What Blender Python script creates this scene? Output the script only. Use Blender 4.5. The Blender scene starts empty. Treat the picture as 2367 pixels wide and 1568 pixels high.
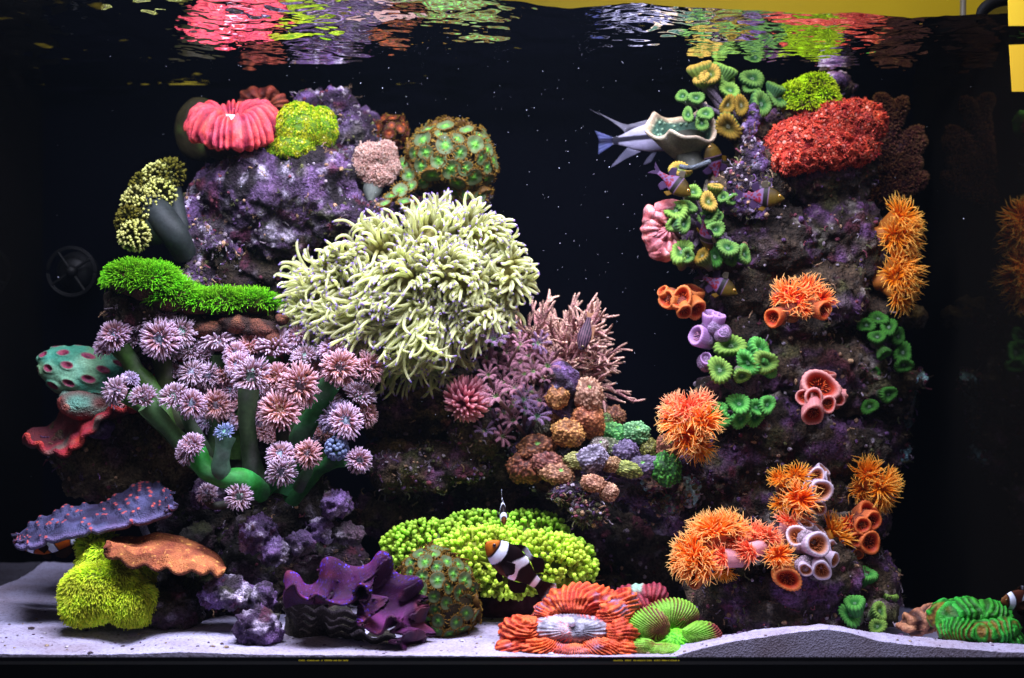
import bpy, bmesh, math, random
import numpy as np
from mathutils import Matrix, Vector
R = math.radians
rng = np.random.default_rng(7)
random.seed(7)
scene = bpy.context.scene
C = scene.collection

# ---- measures: a tank about 1.3 m wide; (x, y) are places seen through the front pane, d = metres behind it
S, CX, HZ, DC, HH = 0.00054, 1183.5, 690.0, 1.8, 1.0
def F(d): return (DC + d) / DC
def _ss(a, b, x): t = min(max((x - a) / (b - a), 0), 1); return t * t * (3 - 2 * t)
def P(x, y, d):
    if 0.2 < d < 0.5: d = d + 0.06 * _ss(560, 420, y) * _ss(1250, 1180, x) + 0.05 * _ss(420, 300, y) * _ss(1520, 1570, x)   # the tops lean back
    return np.array([(x - CX) * S * F(d), d, (HZ - y) * S * F(d) + HH])
def LN(px, d=0.25): return px * S * F(d)

# ---- camera
cam = bpy.data.cameras.new('camera'); co = bpy.data.objects.new('camera', cam); C.objects.link(co)
co.location = (0, -DC, HH); co.rotation_euler = (R(90), 0, 0)
cam.sensor_width = 36; cam.lens = 36 * DC / (2367 * S); cam.shift_y = -(784 - HZ) / 2367
cam.clip_start = 0.05; cam.clip_end = 50
cam.dof.use_dof = True; cam.dof.focus_distance = DC + 0.17; cam.dof.aperture_fstop = 3.2
scene.camera = co

# ---- world: even lilac fill, added in place of light scattered by the water
w = bpy.data.worlds.new('World'); scene.world = w; w.use_nodes = True
w.node_tree.nodes['Background'].inputs[0].default_value = (0.80, 0.76, 1.0, 1)
w.node_tree.nodes['Background'].inputs[1].default_value = 0.080

# ---- lamps: the aquarium lamps over the water, and two added fill lights out of view
def area(name, loc, target, sx, sy, power, col, spread=180):
    l = bpy.data.lights.new(name, 'AREA'); l.shape = 'RECTANGLE'; l.size = sx; l.size_y = sy
    l.energy = power; l.color = col; l.spread = R(spread)
    o = bpy.data.objects.new(name, l); C.objects.link(o); o.location = loc
    v = Vector(target) - Vector(loc); o.rotation_euler = v.to_track_quat('-Z', 'Y').to_euler()
    return o
LC = (0.78, 0.80, 1.0)
area('aquarium_lamp', (-0.44, -0.08, 1.66), (-0.38, 0.20, 0.8), 0.60, 0.36, 11.5, LC, 130)
area('aquarium_lamp', (0.04, -0.02, 1.66), (0.03, 0.22, 0.8), 0.46, 0.36, 13.2, LC, 130)
area('aquarium_lamp', (0.34, -0.16, 1.64), (0.42, 0.22, 0.8), 0.30, 0.24, 5.0, (0.72, 0.74, 1.0), 130)
area('room_fill_light', (1.1, -1.6, 1.9), (0.2, 0.2, 0.9), 0.7, 0.5, 3.4, (1.0, 0.80, 0.55))  # added warm front fill, standing in for the room's light
area('wall_fill_light', (0.5, 0.3, 2.1), (0.5, 0.9, 1.6), 0.3, 0.1, 6, (1.0, 0.85, 0.4))  # added unseen light that brightens the yellow wall

scene.view_settings.view_transform = 'Standard'; scene.view_settings.look = 'None'
scene.view_settings.exposure = 0.0; scene.view_settings.gamma = 1.0
scene.render.engine = 'CYCLES'
cy = scene.cycles
cy.max_bounces = 7; cy.diffuse_bounces = 3; cy.glossy_bounces = 3; cy.transmission_bounces = 3; cy.transparent_max_bounces = 12
cy.caustics_reflective = False; cy.caustics_refractive = False
cy.use_denoising = True; cy.sample_clamp_indirect = 3.0

# ---- noise in numpy
def _h(ix, iy, iz, s):
    n = (ix * 374761393 + iy * 668265263 + iz * 2147483647 + s * 974634777) & 0xffffffff
    n = ((n ^ (n >> 13)) * 1274126177) & 0xffffffff
    n = ((n ^ (n >> 16)) * 2246822519) & 0xffffffff
    return ((n ^ (n >> 15)) & 0xffffff) / 16777215.0
def vn(p, f=1.0, s=0):
    q = np.asarray(p) * f + 1000.37; i = np.floor(q).astype(np.int64); t = q - i; t = t * t * (3 - 2 * t)
    r = 0
    for a in (0, 1):
        for b in (0, 1):
            for c in (0, 1):
                wgt = (t[..., 0] if a else 1 - t[..., 0]) * (t[..., 1] if b else 1 - t[..., 1]) * (t[..., 2] if c else 1 - t[..., 2])
                r = r + wgt * _h(i[..., 0] + a, i[..., 1] + b, i[..., 2] + c, s)
    return r * 2 - 1
def fbm(p, f=1.0, o=3, s=0):
    r = 0; a = 1
    for k in range(o): r = r + a * vn(p, f * 2 ** k, s + 17 * k); a *= 0.5
    return r / 1.75
def worley(p, f=1.0, s=0):
    q = np.asarray(p) * f + 500.0; i = np.floor(q).astype(np.int64); best = np.full(q.shape[:-1], 9.0); cid = np.zeros(q.shape[:-1])
    for a in (-1, 0, 1):
        for b in (-1, 0, 1):
            for c in (-1, 0, 1):
                j = i + np.array([a, b, c])
                h = [_h(j[..., 0], j[..., 1], j[..., 2], s + k) for k in (1, 2, 3)]
                d = sum((j[..., k] + h[k] - q[..., k]) ** 2 for k in range(3))
                m = d < best; best = np.where(m, d, best); cid = np.where(m, h[0], cid)
    return np.sqrt(best), cid
def sst(a, b, x): t = np.clip((x - a) / (b - a), 0, 1); return t * t * (3 - 2 * t)
def hx(s):
    v = np.array([int(s[k:k + 2], 16) / 255 for k in (0, 2, 4)])
    return np.where(v <= 0.04045, v / 12.92, ((v + 0.055) / 1.055) ** 2.4)
def mix(a, b, t):
    t = np.asarray(t)[..., None]; return np.asarray(a) * (1 - t) + np.asarray(b) * t
def nrm(v): v = np.asarray(v, float); return v / np.maximum(np.linalg.norm(v, axis=-1, keepdims=True), 1e-9)
def dirv(r, u, t): return nrm([r, -t, u])                # right, up, towards the viewer
def frame(n, spin=0.0):
    n = nrm(n); a = np.array([0, 0, 1.0]) if abs(n[2]) < 0.9 else np.array([0, 1.0, 0])
    x = nrm(np.cross(a, n)); y = np.cross(n, x)
    c, s = math.cos(spin), math.sin(spin)
    return np.stack([c * x + s * y, -s * x + c * y, n], 1)

# ---- mesh collector
class M:
    def __init__(s): s.v = []; s.q = []; s.t = []; s.c = []; s.n = 0
    def add(s, v, q=None, t=None, c=(0.5, 0.5, 0.5)):
        v = np.asarray(v, float).reshape(-1, 3)
        c = np.broadcast_to(np.asarray(c, float), (len(v), 3))
        if q is not None and len(q): s.q.append(np.asarray(q, np.int64) + s.n)
        if t is not None and len(t): s.t.append(np.asarray(t, np.int64) + s.n)
        s.v.append(v); s.c.append(c); s.n += len(v); return s
    def merge(s, o, Rm=None, off=(0, 0, 0), sc=1.0):
        v = np.concatenate(o.v) * sc
        if Rm is not None: v = v @ np.asarray(Rm).T
        q = np.concatenate(o.q) if o.q else None; t = np.concatenate(o.t) if o.t else None
        return s.add(v + np.asarray(off), q, t, np.concatenate(o.c))
    def mesh(s, name, origin=(0, 0, 0), smooth=True):
        v = np.concatenate(s.v) - np.asarray(origin); c = np.concatenate(s.c)
        q = np.concatenate(s.q) if s.q else np.zeros((0, 4), np.int64)
        t = np.concatenate(s.t) if s.t else np.zeros((0, 3), np.int64)
        me = bpy.data.meshes.new(name)
        me.vertices.add(len(v)); me.vertices.foreach_set('co', v.astype(np.float32).ravel())
        nl = len(q) * 4 + len(t) * 3
        me.loops.add(nl); me.loops.foreach_set('vertex_index', np.concatenate([q.ravel(), t.ravel()]).astype(np.int32))
        me.polygons.add(len(q) + len(t))
        st = np.concatenate([np.arange(len(q)) * 4, len(q) * 4 + np.arange(len(t)) * 3]).astype(np.int32)
        me.polygons.foreach_set('loop_start', st)
        me.polygons.foreach_set('use_smooth', np.full(len(q) + len(t), smooth))
        me.update(calc_edges=True)
        a = me.color_attributes.new('Col', 'FLOAT_COLOR', 'POINT')
        a.data.foreach_set('color', np.concatenate([np.clip(c, 0, 1), np.ones((len(c), 1))], 1).astype(np.float32).ravel())
        return me
def link(name, me, mat, parent=None, origin=None, mtx=None):
    o = bpy.data.objects.new(name, me); C.objects.link(o)
    if mat is not None and not me.materials: me.materials.append(mat)
    if parent is not None: o.parent = parent
    if mtx is not None: o.matrix_local = mtx
    elif origin is not None: o.location = origin
    return o
def thing(name, loc, label, cat, group=None):
    o = bpy.data.objects.new(name, None); C.objects.link(o); o.location = [float(k) for k in loc]; o.empty_display_size = 0.02
    o['label'] = label; o['category'] = cat
    if group: o['group'] = group
    return o
def part(root, name, m, mat, kind=None, parent=None, smooth=True):
    """a mesh in world coordinates placed under a thing (or under one of its parts, which sits at the thing's origin)"""
    o = link(name, m.mesh(name, np.array(root.location), smooth), mat, parent or root)
    if kind: o['kind'] = kind
    return o
def single(name, m, mat, label, cat, group=None, origin=None, smooth=True):
    v = np.concatenate(m.v)
    if origin is None: origin = np.array([v[:, 0].mean(), v[:, 1].mean(), v[:, 2].min()])
    o = link(name, m.mesh(name, origin, smooth), mat, None, [float(k) for k in origin])
    o['label'] = label; o['category'] = cat
    if group: o['group'] = group
    return o
def mtx(Rm, pos, sc=1.0):
    m = np.eye(4); m[:3, :3] = np.asarray(Rm) * np.asarray(sc); m[:3, 3] = pos; return Matrix(m.tolist())
def inst(root, name, me, mat, pos, n, r, spin=None, subs=(), parent_name=None):
    """one part of a shared mesh (unit size, axis +Z) put at a world place; subs = (name, mesh, material) sub-parts"""
    spin = rng.uniform(0, 6.28) if spin is None else spin
    o = link(name, me, mat, root, mtx=mtx(frame(n, spin), np.asarray(pos) - np.array(root.location), r))
    for (sn, sm, smt) in subs: link(sn, sm, smt, o)
    return o

# ---- shapes
def tubes(paths, radii, cols, seg=5):
    """paths N,K,3  radii N,K  cols N,K,3 -> one collector"""
    paths = np.asarray(paths, float); N, K, _ = paths.shape
    radii = np.broadcast_to(radii, (N, K)); cols = np.broadcast_to(cols, (N, K, 3))
    tg = np.gradient(paths, axis=1); tg = nrm(tg)
    up = np.zeros((N, 3)); mn = tg.mean(1); up[:, 2] = 1; up[np.abs(mn[:, 2]) > 0.85] = (0.3, 1, 0)
    x = nrm(np.cross(up[:, None, :], tg)); y = np.cross(tg, x)
    a = np.arange(seg) / seg * 2 * math.pi
    v = paths[:, :, None, :] + radii[:, :, None, None] * (np.cos(a)[None, None, :, None] * x[:, :, None, :] + np.sin(a)[None, None, :, None] * y[:, :, None, :])
    c = np.broadcast_to(cols[:, :, None, :], v.shape)
    b = (np.arange(N) * K * seg)[:, None, None]; k = (np.arange(K - 1) * seg)[None, :, None]; j = np.arange(seg)[None, None, :]; j2 = (j + 1) % seg
    q = np.stack([b + k + j, b + k + j2, b + k + seg + j2, b + k + seg + j], -1).reshape(-1, 4)
    m = M(); m.add(v.reshape(-1, 3), q, None, c.reshape(-1, 3)); return m
def spline(pts, n=12):
    pts = np.asarray(pts, float); k = len(pts)
    if k == 2: return pts[0] + (pts[1] - pts[0]) * np.linspace(0, 1, n)[:, None]
    p = np.vstack([2 * pts[0] - pts[1], pts, 2 * pts[-1] - pts[-2]]); out = []
    for u in np.linspace(0, k - 1 - 1e-6, n):
        i = int(u); t = u - i; a, b, c, d = p[i], p[i + 1], p[i + 2], p[i + 3]
        out.append(0.5 * (2 * b + (c - a) * t + (2 * a - 5 * b + 4 * c - d) * t * t + (3 * b - a - 3 * c + d) * t ** 3))
    return np.array(out)
def grid(nu, nv, wrap_u=False):
    i = np.arange(nu if wrap_u else nu - 1)[:, None]; j = np.arange(nv - 1)[None, :]; i2 = (i + 1) % nu
    return np.stack([i * nv + j, i2 * nv + j, i2 * nv + j + 1, i * nv + j + 1], -1).reshape(-1, 4)
_ico = {}
def ico(l):
    if l not in _ico:
        b = bmesh.new(); bmesh.ops.create_icosphere(b, subdivisions=l, radius=1)
        _ico[l] = (np.array([v.co[:] for v in b.verts]), np.array([[x.index for x in f.verts] for f in b.faces])); b.free()
    return _ico[l]
def blob(cen, rad, lvl=4, amp=0.1, freq=2.0, seed=0, o=3, cfn=None, Rm=None, dfn=None):
    """ellipsoid roughened by noise; dfn(unit verts, world) -> extra relative radius; cfn(unit, world, disp) -> colours"""
    u, f = ico(lvl); d = amp * fbm(u, freq, o, seed) if amp else np.zeros(len(u))
    if dfn is not None: d = d + dfn(u)
    v = u * (1 + d)[:, None] * np.asarray(rad)
    if Rm is not None: v = v @ np.asarray(Rm).T
    v = v + np.asarray(cen)
    m = M(); m.add(v, None, f, cfn(u, v, d) if cfn else (0.5, 0.5, 0.5)); return m
def revolve(prof, seg=24, cols=None, ruffle=None):
    """prof K,2 (r,h); cols K,3; ruffle(az array, k array)-> (dr, dh, colour factor)"""
    prof = np.asarray(prof, float); K = len(prof)
    a = (np.arange(seg) / seg * 2 * math.pi)[:, None]; k = np.arange(K)[None, :]
    r = prof[None, :, 0] + 0 * a; h = prof[None, :, 1] + 0 * a; cf = 1 + 0 * a * k
    if ruffle is not None:
        dr, dh, cf = ruffle(a, k / (K - 1)); r = r * (1 + dr); h = h + dh
    v = np.stack([r * np.cos(a), r * np.sin(a), h], -1)
    c = np.asarray(cols)[None, :, :] * np.broadcast_to(cf, r.shape)[:, :, None]
    m = M(); m.add(v.reshape(-1, 3), grid(seg, K, True), None, c.reshape(-1, 3)); return m
def fib(n, seed=0):
    i = np.arange(n) + 0.5; ph = np.arccos(1 - 2 * i / n); th = math.pi * (1 + 5 ** 0.5) * i + seed
    return np.stack([np.cos(th) * np.sin(ph), np.sin(th) * np.sin(ph), np.cos(ph)], 1)
def on_ell(n, cen, rad, keep, seed=0, jit=0.25):
    u = fib(n, seed); u = nrm(u + rng.normal(0, jit / math.sqrt(n), u.shape) * 3); nn = nrm(u / np.asarray(rad))
    m = keep(u, nn); return (u * np.asarray(rad) + np.asarray(cen))[m], nn[m]

# ---- materials
def mat_new(name):
    m = bpy.data.materials.new(name); m.use_nodes = True; nt = m.node_tree; nt.nodes.clear()
    out = nt.nodes.new('ShaderNodeOutputMaterial'); return m, nt, nt.nodes, nt.links, out
def flesh(name, rough=0.45, spec=0.4, transl=0.0, nscale=300, nlo=0.75, nhi=1.15, bump=0.4, bscale=None, bdist=0.001, voro=False, gain=1.0):
    m, nt, N, L, out = mat_new(name)
    at = N.new('ShaderNodeAttribute'); at.attribute_name = 'Col'
    tc = N.new('ShaderNodeTexCoord')
    no = N.new('ShaderNodeTexNoise'); no.inputs['Scale'].default_value = nscale; no.inputs['Detail'].default_value = 5; L.new(tc.outputs['Object'], no.inputs['Vector'])
    mr = N.new('ShaderNodeMapRange'); mr.inputs[1].default_value = 0.3; mr.inputs[2].default_value = 0.7; mr.inputs[3].default_value = nlo * gain; mr.inputs[4].default_value = nhi * gain
    L.new(no.outputs[0], mr.inputs[0])
    vm = N.new('ShaderNodeVectorMath'); vm.operation = 'SCALE'; L.new(at.outputs['Color'], vm.inputs[0]); L.new(mr.outputs[0], vm.inputs['Scale'])
    n3 = N.new('ShaderNodeTexNoise'); n3.inputs['Scale'].default_value = 38; n3.inputs['Detail'].default_value = 4; L.new(tc.outputs['Object'], n3.inputs['Vector'])
    hs = N.new('ShaderNodeHueSaturation'); m3 = N.new('ShaderNodeMapRange'); m3.inputs[1].default_value = .3; m3.inputs[2].default_value = .7; m3.inputs[3].default_value = 0.72; m3.inputs[4].default_value = 1.28; L.new(n3.outputs[0], m3.inputs[0]); L.new(m3.outputs[0], hs.inputs['Value'])
    m4 = N.new('ShaderNodeMapRange'); m4.inputs[1].default_value = .3; m4.inputs[2].default_value = .7; m4.inputs[3].default_value = 0.488; m4.inputs[4].default_value = 0.512; L.new(n3.outputs[0], m4.inputs[0]); L.new(m4.outputs[0], hs.inputs['Hue']); hs.inputs['Saturation'].default_value = 1.0
    L.new(vm.outputs[0], hs.inputs['Color']); vm = hs
    pb = N.new('ShaderNodeBsdfPrincipled'); pb.inputs['Roughness'].default_value = rough; pb.inputs['Specular IOR Level'].default_value = spec
    L.new(vm.outputs[0], pb.inputs['Base Color'])
    if bump:
        b = N.new('ShaderNodeBump'); b.inputs['Strength'].default_value = bump; b.inputs['Distance'].default_value = bdist
        if voro:
            t = N.new('ShaderNodeTexVoronoi'); t.inputs['Scale'].default_value = bscale or nscale; L.new(tc.outputs['Object'], t.inputs['Vector']); b.invert = True; L.new(t.outputs['Distance'], b.inputs['Height'])
        else:
            t = N.new('ShaderNodeTexNoise'); t.inputs['Scale'].default_value = bscale or nscale; t.inputs['Detail'].default_value = 6; L.new(tc.outputs['Object'], t.inputs['Vector']); L.new(t.outputs[0], b.inputs['Height'])
        L.new(b.outputs[0], pb.inputs['Normal'])
    last = pb.outputs[0]
    if transl:
        tr = N.new('ShaderNodeBsdfTranslucent'); L.new(vm.outputs[0], tr.inputs[0])
        mx = N.new('ShaderNodeMixShader'); mx.inputs[0].default_value = transl; L.new(pb.outputs[0], mx.inputs[1]); L.new(tr.outputs[0], mx.inputs[2]); last = mx.outputs[0]
    L.new(last, out.inputs[0]); return m
MAT = {}
MAT['rock'] = flesh('live_rock', 0.8, 0.2, 0, 240, 0.25, 1.9, 1.0, 330, 0.007)
MAT['crust'] = flesh('coralline_rock', 0.7, 0.3, 0, 420, 0.3, 1.8, 1.0, 520, 0.005)
MAT['soft'] = flesh('soft_flesh', 0.55, 0.25, 0.4, 200, 0.8, 1.2, 0.25, 500, 0.0008)
MAT['tent'] = flesh('tentacle_flesh', 0.6, 0.15, 0.5, 60, 0.9, 1.1, 0, gain=1.15)
MAT['brain'] = flesh('fleshy_coral', 0.55, 0.3, 0.2, 350, 0.7, 1.3, 0.6, 500, 0.002)
MAT['stony'] = flesh('stony_coral', 0.7, 0.3, 0, 400, 0.7, 1.3, 0.8, 500, 0.002, voro=True)
MAT['long'] = flesh('long_tentacle_flesh', 0.6, 0.12, 0.65, 50, 0.92, 1.08, 0, gain=1.2)
MAT['fish'] = flesh('fish_scales', 0.5, 0.10, 0, 120, 0.9, 1.1, 0.3, 700, 0.0004, voro=True)
MAT['fin'] = flesh('fin_membrane', 0.5, 0.2, 0.6, 120, 0.9, 1.1, 0)
# =================== the tank ===================
WZ = (HZ - 33) * S + HH                        # water level
XL, XR = (-275 - CX) * S, (2431 - CX) * S      # inner faces of the side panes
DB = 0.62                                      # back panel
ZB = (HZ - 1640) * S + HH
def plain(name, col, rough=0.5, spec=0.5, metal=0, noise=0.0, nscale=20):
    m, nt, N, L, out = mat_new(name); pb = N.new('ShaderNodeBsdfPrincipled')
    pb.inputs['Base Color'].default_value = (*col, 1); pb.inputs['Roughness'].default_value = rough
    pb.inputs['Specular IOR Level'].default_value = spec; pb.inputs['Metallic'].default_value = metal
    if noise:
        tc = N.new('ShaderNodeTexCoord'); no = N.new('ShaderNodeTexNoise'); no.inputs['Scale'].default_value = nscale; no.inputs['Detail'].default_value = 6
        L.new(tc.outputs['Object'], no.inputs['Vector']); mr = N.new('ShaderNodeMapRange'); mr.inputs[3].default_value = 1 - noise; mr.inputs[4].default_value = 1 + noise
        L.new(no.outputs[0], mr.inputs[0]); vm = N.new('ShaderNodeVectorMath'); vm.operation = 'SCALE'; vm.inputs[0].default_value = col; L.new(mr.outputs[0], vm.inputs['Scale']); L.new(vm.outputs[0], pb.inputs['Base Color'])
    L.new(pb.outputs[0], out.inputs[0]); return m
def box(m, a, b, c=(0.5, 0.5, 0.5)):
    (x0, y0, z0), (x1, y1, z1) = a, b
    v = [(x0, y0, z0), (x1, y0, z0), (x1, y1, z0), (x0, y1, z0), (x0, y0, z1), (x1, y0, z1), (x1, y1, z1), (x0, y1, z1)]
    m.add(v, [(0, 3, 2, 1), (4, 5, 6, 7), (0, 1, 5, 4), (1, 2, 6, 5), (2, 3, 7, 6), (3, 0, 4, 7)], None, c); return m
# side panes: dark glass seen at a low angle, it mirrors what stands beside it
m_, nt, N, L, out = mat_new('side_glass')
d_ = N.new('ShaderNodeBsdfDiffuse'); d_.inputs[0].default_value = (0.004, 0.0035, 0.003, 1)
g_ = N.new('ShaderNodeBsdfGlossy'); g_.inputs[0].default_value = (0.55, 0.55, 0.5, 1); g_.inputs['Roughness'].default_value = 0.035
mx = N.new('ShaderNodeMixShader'); mx.inputs[0].default_value = 0.28; L.new(d_.outputs[0], mx.inputs[1]); L.new(g_.outputs[0], mx.inputs[2]); L.new(mx.outputs[0], out.inputs[0])
MAT['side'] = m_
MAT['black'] = plain('black_plastic', (0.0015, 0.0014, 0.0015), 0.6, 0.05)
MAT['backing'] = plain('black_backing', (0.0010, 0.0010, 0.0022), 1.0, 0.0, 0, 0.4, 3)
tank = thing('aquarium', (0, 0, ZB), 'black framed reef aquarium holding the water, sand, rocks and corals', 'aquarium')
part(tank, 'side_pane', box(M(), (XL - 0.012, 0.0, ZB), (XL, DB, WZ + 0.05)), MAT['side'], smooth=False)
part(tank, 'side_pane', box(M(), (XR, 0.0, ZB), (XR + 0.012, DB, WZ + 0.05)), MAT['side'], smooth=False)
part(tank, 'back_panel', box(M(), (XL - 0.012, DB + 0.001, ZB), (XR + 0.012, DB + 0.012, WZ + 0.004)), MAT['backing'], smooth=False)
part(tank, 'tank_floor', box(M(), (XL - 0.012, 0.0, ZB - 0.012), (XR + 0.012, DB + 0.012, ZB - 0.001)), MAT['black'], smooth=False)
zf = (HZ - 1527) * S + HH
fm = box(M(), (XL - 0.05, -0.020, zf - 0.30), (XR + 0.05, -0.004, zf))
part(tank, 'front_trim', fm, MAT['black'], smooth=False)
MAT['gloss'] = plain('glossy_sill', (0.004, 0.004, 0.005), 0.08, 0.8)
part(tank, 'bottom_lip', box(M(), (XL - 0.05, -0.004, zf - 0.02), (XR + 0.05, -0.001, (HZ - 1518) * S + HH)), MAT['gloss'], smooth=False)
MAT['yellow'] = plain('yellow_paint_and_reflection', (0.42, 0.33, 0.004), 0.6, 0.3, 0, 0.12, 6)
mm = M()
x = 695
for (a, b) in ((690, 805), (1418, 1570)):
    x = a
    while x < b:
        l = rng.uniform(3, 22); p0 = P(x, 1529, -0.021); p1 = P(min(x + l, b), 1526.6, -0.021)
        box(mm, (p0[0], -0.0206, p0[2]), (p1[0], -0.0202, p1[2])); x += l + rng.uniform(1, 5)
part(tank, 'yellow_reflection_line', mm, MAT['yellow'], kind='stuff', smooth=False)  # yellow reflections along the trim edge, built as thin solid bars
# the room behind and above the tank
wall = single('yellow_wall', box(M(), (-2.2, 0.80, 0.2), (2.2, 0.84, 2.9)), MAT['yellow'], 'yellow painted wall seen above the water line', 'wall', smooth=False)
MAT['grey'] = plain('grey_plastic', (0.16, 0.15, 0.13), 0.4)
single('grey_pipe', tubes([spline([P(2227, -60, 0.5), P(2226, 15, 0.5), P(2226, 60, 0.5)], 6)], LN(7, 0.5), (0.2, 0.2, 0.2), 12), MAT['grey'], 'thin grey upright pipe in front of the yellow wall', 'pipe')
single('black_hose', tubes([spline([P(2255, 50, 0.05), P(2278, 18, 0.05), P(2310, 2, 0.05), P(2367, -5, 0.05)], 10)], [[LN(5), LN(8), LN(12), LN(13), LN(13), LN(13), LN(13), LN(13), LN(13), LN(13)]], (0.02, 0.02, 0.02), 12), MAT['black'], 'black hose bending over the tank rim at the top right corner', 'hose')
for i, (x0, y0, x1, y1, dx, nm) in enumerate(((2330, -20, 2400, 60, 0, 'upper yellow square, a room reflection built as a flat panel at the right edge'), (2338, 104, 2400, 212, -5, 'lower yellow square, a room reflection built as a flat panel at the right edge'))):
    m = M(); a, b, c, d = P(x0 - (5 if i else 0), y0, -0.003), P(x1, y0 - 2, -0.003), P(x1, y1, -0.003), P(x0 + 2, y1, -0.003)
    v = [a, b, c, d] + [k + np.array([0, 0.0012, 0]) for k in (a, b, c, d)]
    m.add(v, [(0, 1, 2, 3), (7, 6, 5, 4), (0, 4, 5, 1), (1, 5, 6, 2), (2, 6, 7, 3), (3, 7, 4, 0)])
    single('reflection_panel', m, plain('yellow_reflection', (0.9, 0.60 - 0.04 * i, 0.02), 0.6), nm, 'reflection_panel', 'yellow reflections built as panels at the right edge', smooth=False)  # reflections of the yellow room, built as flat coloured panels
# water surface, seen from below: a mirror at low angles, clear from straight below
nx, ny = 620, 300
xs = np.linspace(XL - 0.006, XR + 0.006, nx); ys = np.linspace(0.0, DB + 0.004, ny)
X, Y = np.meshgrid(xs, ys, indexing='ij')
px = X / S + CX
wl = np.interp(px, [-300, 800, 1100, 1230, 1313, 1390, 1440, 1520, 1600, 1757, 1900, 2000, 2108, 2180, 2247, 2367, 2440], [-30, -26, -10, 4, 14, 13, 7, 12, 20, 25, 30, 38, 43, 38, 34, 30, 30])
base = (33 - wl) * S * np.exp(-Y / 0.25)
p3 = np.stack([X, Y, 0 * X], -1)
warp = 0.02 * vn(p3, 9, 3)
Z = 0.0017 * vn(p3 * np.array([0.8, 1, 1]), 19, 1) + 0.00062 * vn(np.stack([X * 0.9 + warp * 1.5, Y + warp, 0 * X], -1), 43, 2) + 0.00022 * vn(np.stack([X + warp, Y + warp, 0 * X], -1), 92, 5) + 0.00005 * vn(p3, 220, 9)
Z *= 2.9 + 1.2 * sst(500, 0, px)
wm = M(); wm.add(np.stack([X, Y, WZ + base + Z], -1).reshape(-1, 3), grid(nx, ny))
m_, nt, N, L, out = mat_new('water_surface')
ge = N.new('ShaderNodeNewGeometry'); dp = N.new('ShaderNodeVectorMath'); dp.operation = 'DOT_PRODUCT'
L.new(ge.outputs['Incoming'], dp.inputs[0]); L.new(ge.outputs['Normal'], dp.inputs[1])
ab = N.new('ShaderNodeMath'); ab.operation = 'ABSOLUTE'; L.new(dp.outputs['Value'], ab.inputs[0])
mr = N.new('ShaderNodeMapRange'); mr.inputs[1].default_value = 0.42; mr.inputs[2].default_value = 0.55; mr.inputs[3].default_value = 1; mr.inputs[4].default_value = 0.02; L.new(ab.outputs[0], mr.inputs[0])
tr = N.new('ShaderNodeBsdfTransparent'); gl = N.new('ShaderNodeBsdfGlossy'); gl.inputs['Roughness'].default_value = 0.0
gl.inputs[0].default_value = (0.95, 0.97, 1, 1)
mx = N.new('ShaderNodeMixShader'); L.new(mr.outputs[0], mx.inputs[0]); L.new(tr.outputs[0], mx.inputs[1]); L.new(gl.outputs[0], mx.inputs[2]); L.new(mx.outputs[0], out.inputs[0])
wo = link('water_surface', wm.mesh('water_surface'), m_); wo['kind'] = 'structure'

# sand bed
nx, ny = 520, 240
xs = np.linspace(XL + 0.001, XR - 0.001, nx); ys = np.linspace(0.0, DB, ny)
X, Y = np.meshgrid(xs, ys, indexing='ij')
u = X / S + CX                                                   # place along the front pane
front = np.interp(u, [-300, 0, 150, 300, 420, 600, 1000, 1120, 1250, 1500, 1560, 1620, 1690, 1760, 1840, 1910, 1960, 2030, 2120, 2220, 2320, 2450],
                  [1512, 1512, 1514, 1512, 1508, 1514, 1516, 1517, 1518, 1519, 1517, 1500, 1484, 1474, 1462, 1455, 1462, 1482, 1493, 1500, 1508, 1510])
back = np.interp(u, [-300, 500, 1200, 1700, 2000, 2450], [1522, 1522, 1540, 1590, 1632, 1634])
tt = sst(0.0, 0.5, Y); tr2 = sst(0.02, 0.30, Y)
Zs = -(front * (1 - tt) + back * tt) * S
ridge = sst(1540, 1700, u)
Zs = np.where(u > 1540, -(front * (1 - tr2) + (back) * tr2) * S * ridge + Zs * (1 - ridge), Zs)
p3 = np.stack([X, Y, 0 * X], -1)
Zs += 0.010 * fbm(p3, 7, 2, 11) * sst(0, 0.06, Y) + 0.0035 * fbm(p3, 26, 2, 12) * sst(0, 0.03, Y) + 0.0008 * fbm(p3, 150, 2, 13) + 0.0005 * vn(p3, 500, 14)
Zs += 0.004 * sst(330, 120, u) * sst(0.05, 0.3, Y) - 0.012 * np.exp(-((u - 235) / 60) ** 2 - ((Y - 0.10) / 0.05) ** 2)
Zs = Zs + HZ * S + HH
sand = M(); sand.add(np.stack([X, Y, Zs], -1).reshape(-1, 3), grid(nx, ny), None, (0.5, 0.47, 0.52))
nf = nx; fv = np.concatenate([np.stack([xs, 0 * xs, Zs[:, 0]], 1), np.stack([xs, 0 * xs, np.full(nx, ZB)], 1)])
sand.add(fv, [(i, nf + i, nf + i + 1, i + 1) for i in range(nx - 1)], None, (0.5, 0.47, 0.52))
def sand_z(x, d):
    i = int(np.clip(np.searchsorted(xs, x), 0, nx - 1)); j = int(np.clip(np.searchsorted(ys, d), 0, ny - 1)); return float(Zs[i, j])
m_, nt, N, L, out = mat_new('aragonite_sand')
tc = N.new('ShaderNodeTexCoord'); n1 = N.new('ShaderNodeTexNoise'); n1.inputs['Scale'].default_value = 14; n1.inputs['Detail'].default_value = 4; L.new(tc.outputs['Object'], n1.inputs['Vector'])
vo = N.new('ShaderNodeTexVoronoi'); vo.inputs['Scale'].default_value = 480; L.new(tc.outputs['Object'], vo.inputs['Vector'])
n2 = N.new('ShaderNodeTexNoise'); n2.inputs['Scale'].default_value = 230; n2.inputs['Detail'].default_value = 5; L.new(tc.outputs['Object'], n2.inputs['Vector'])
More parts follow.
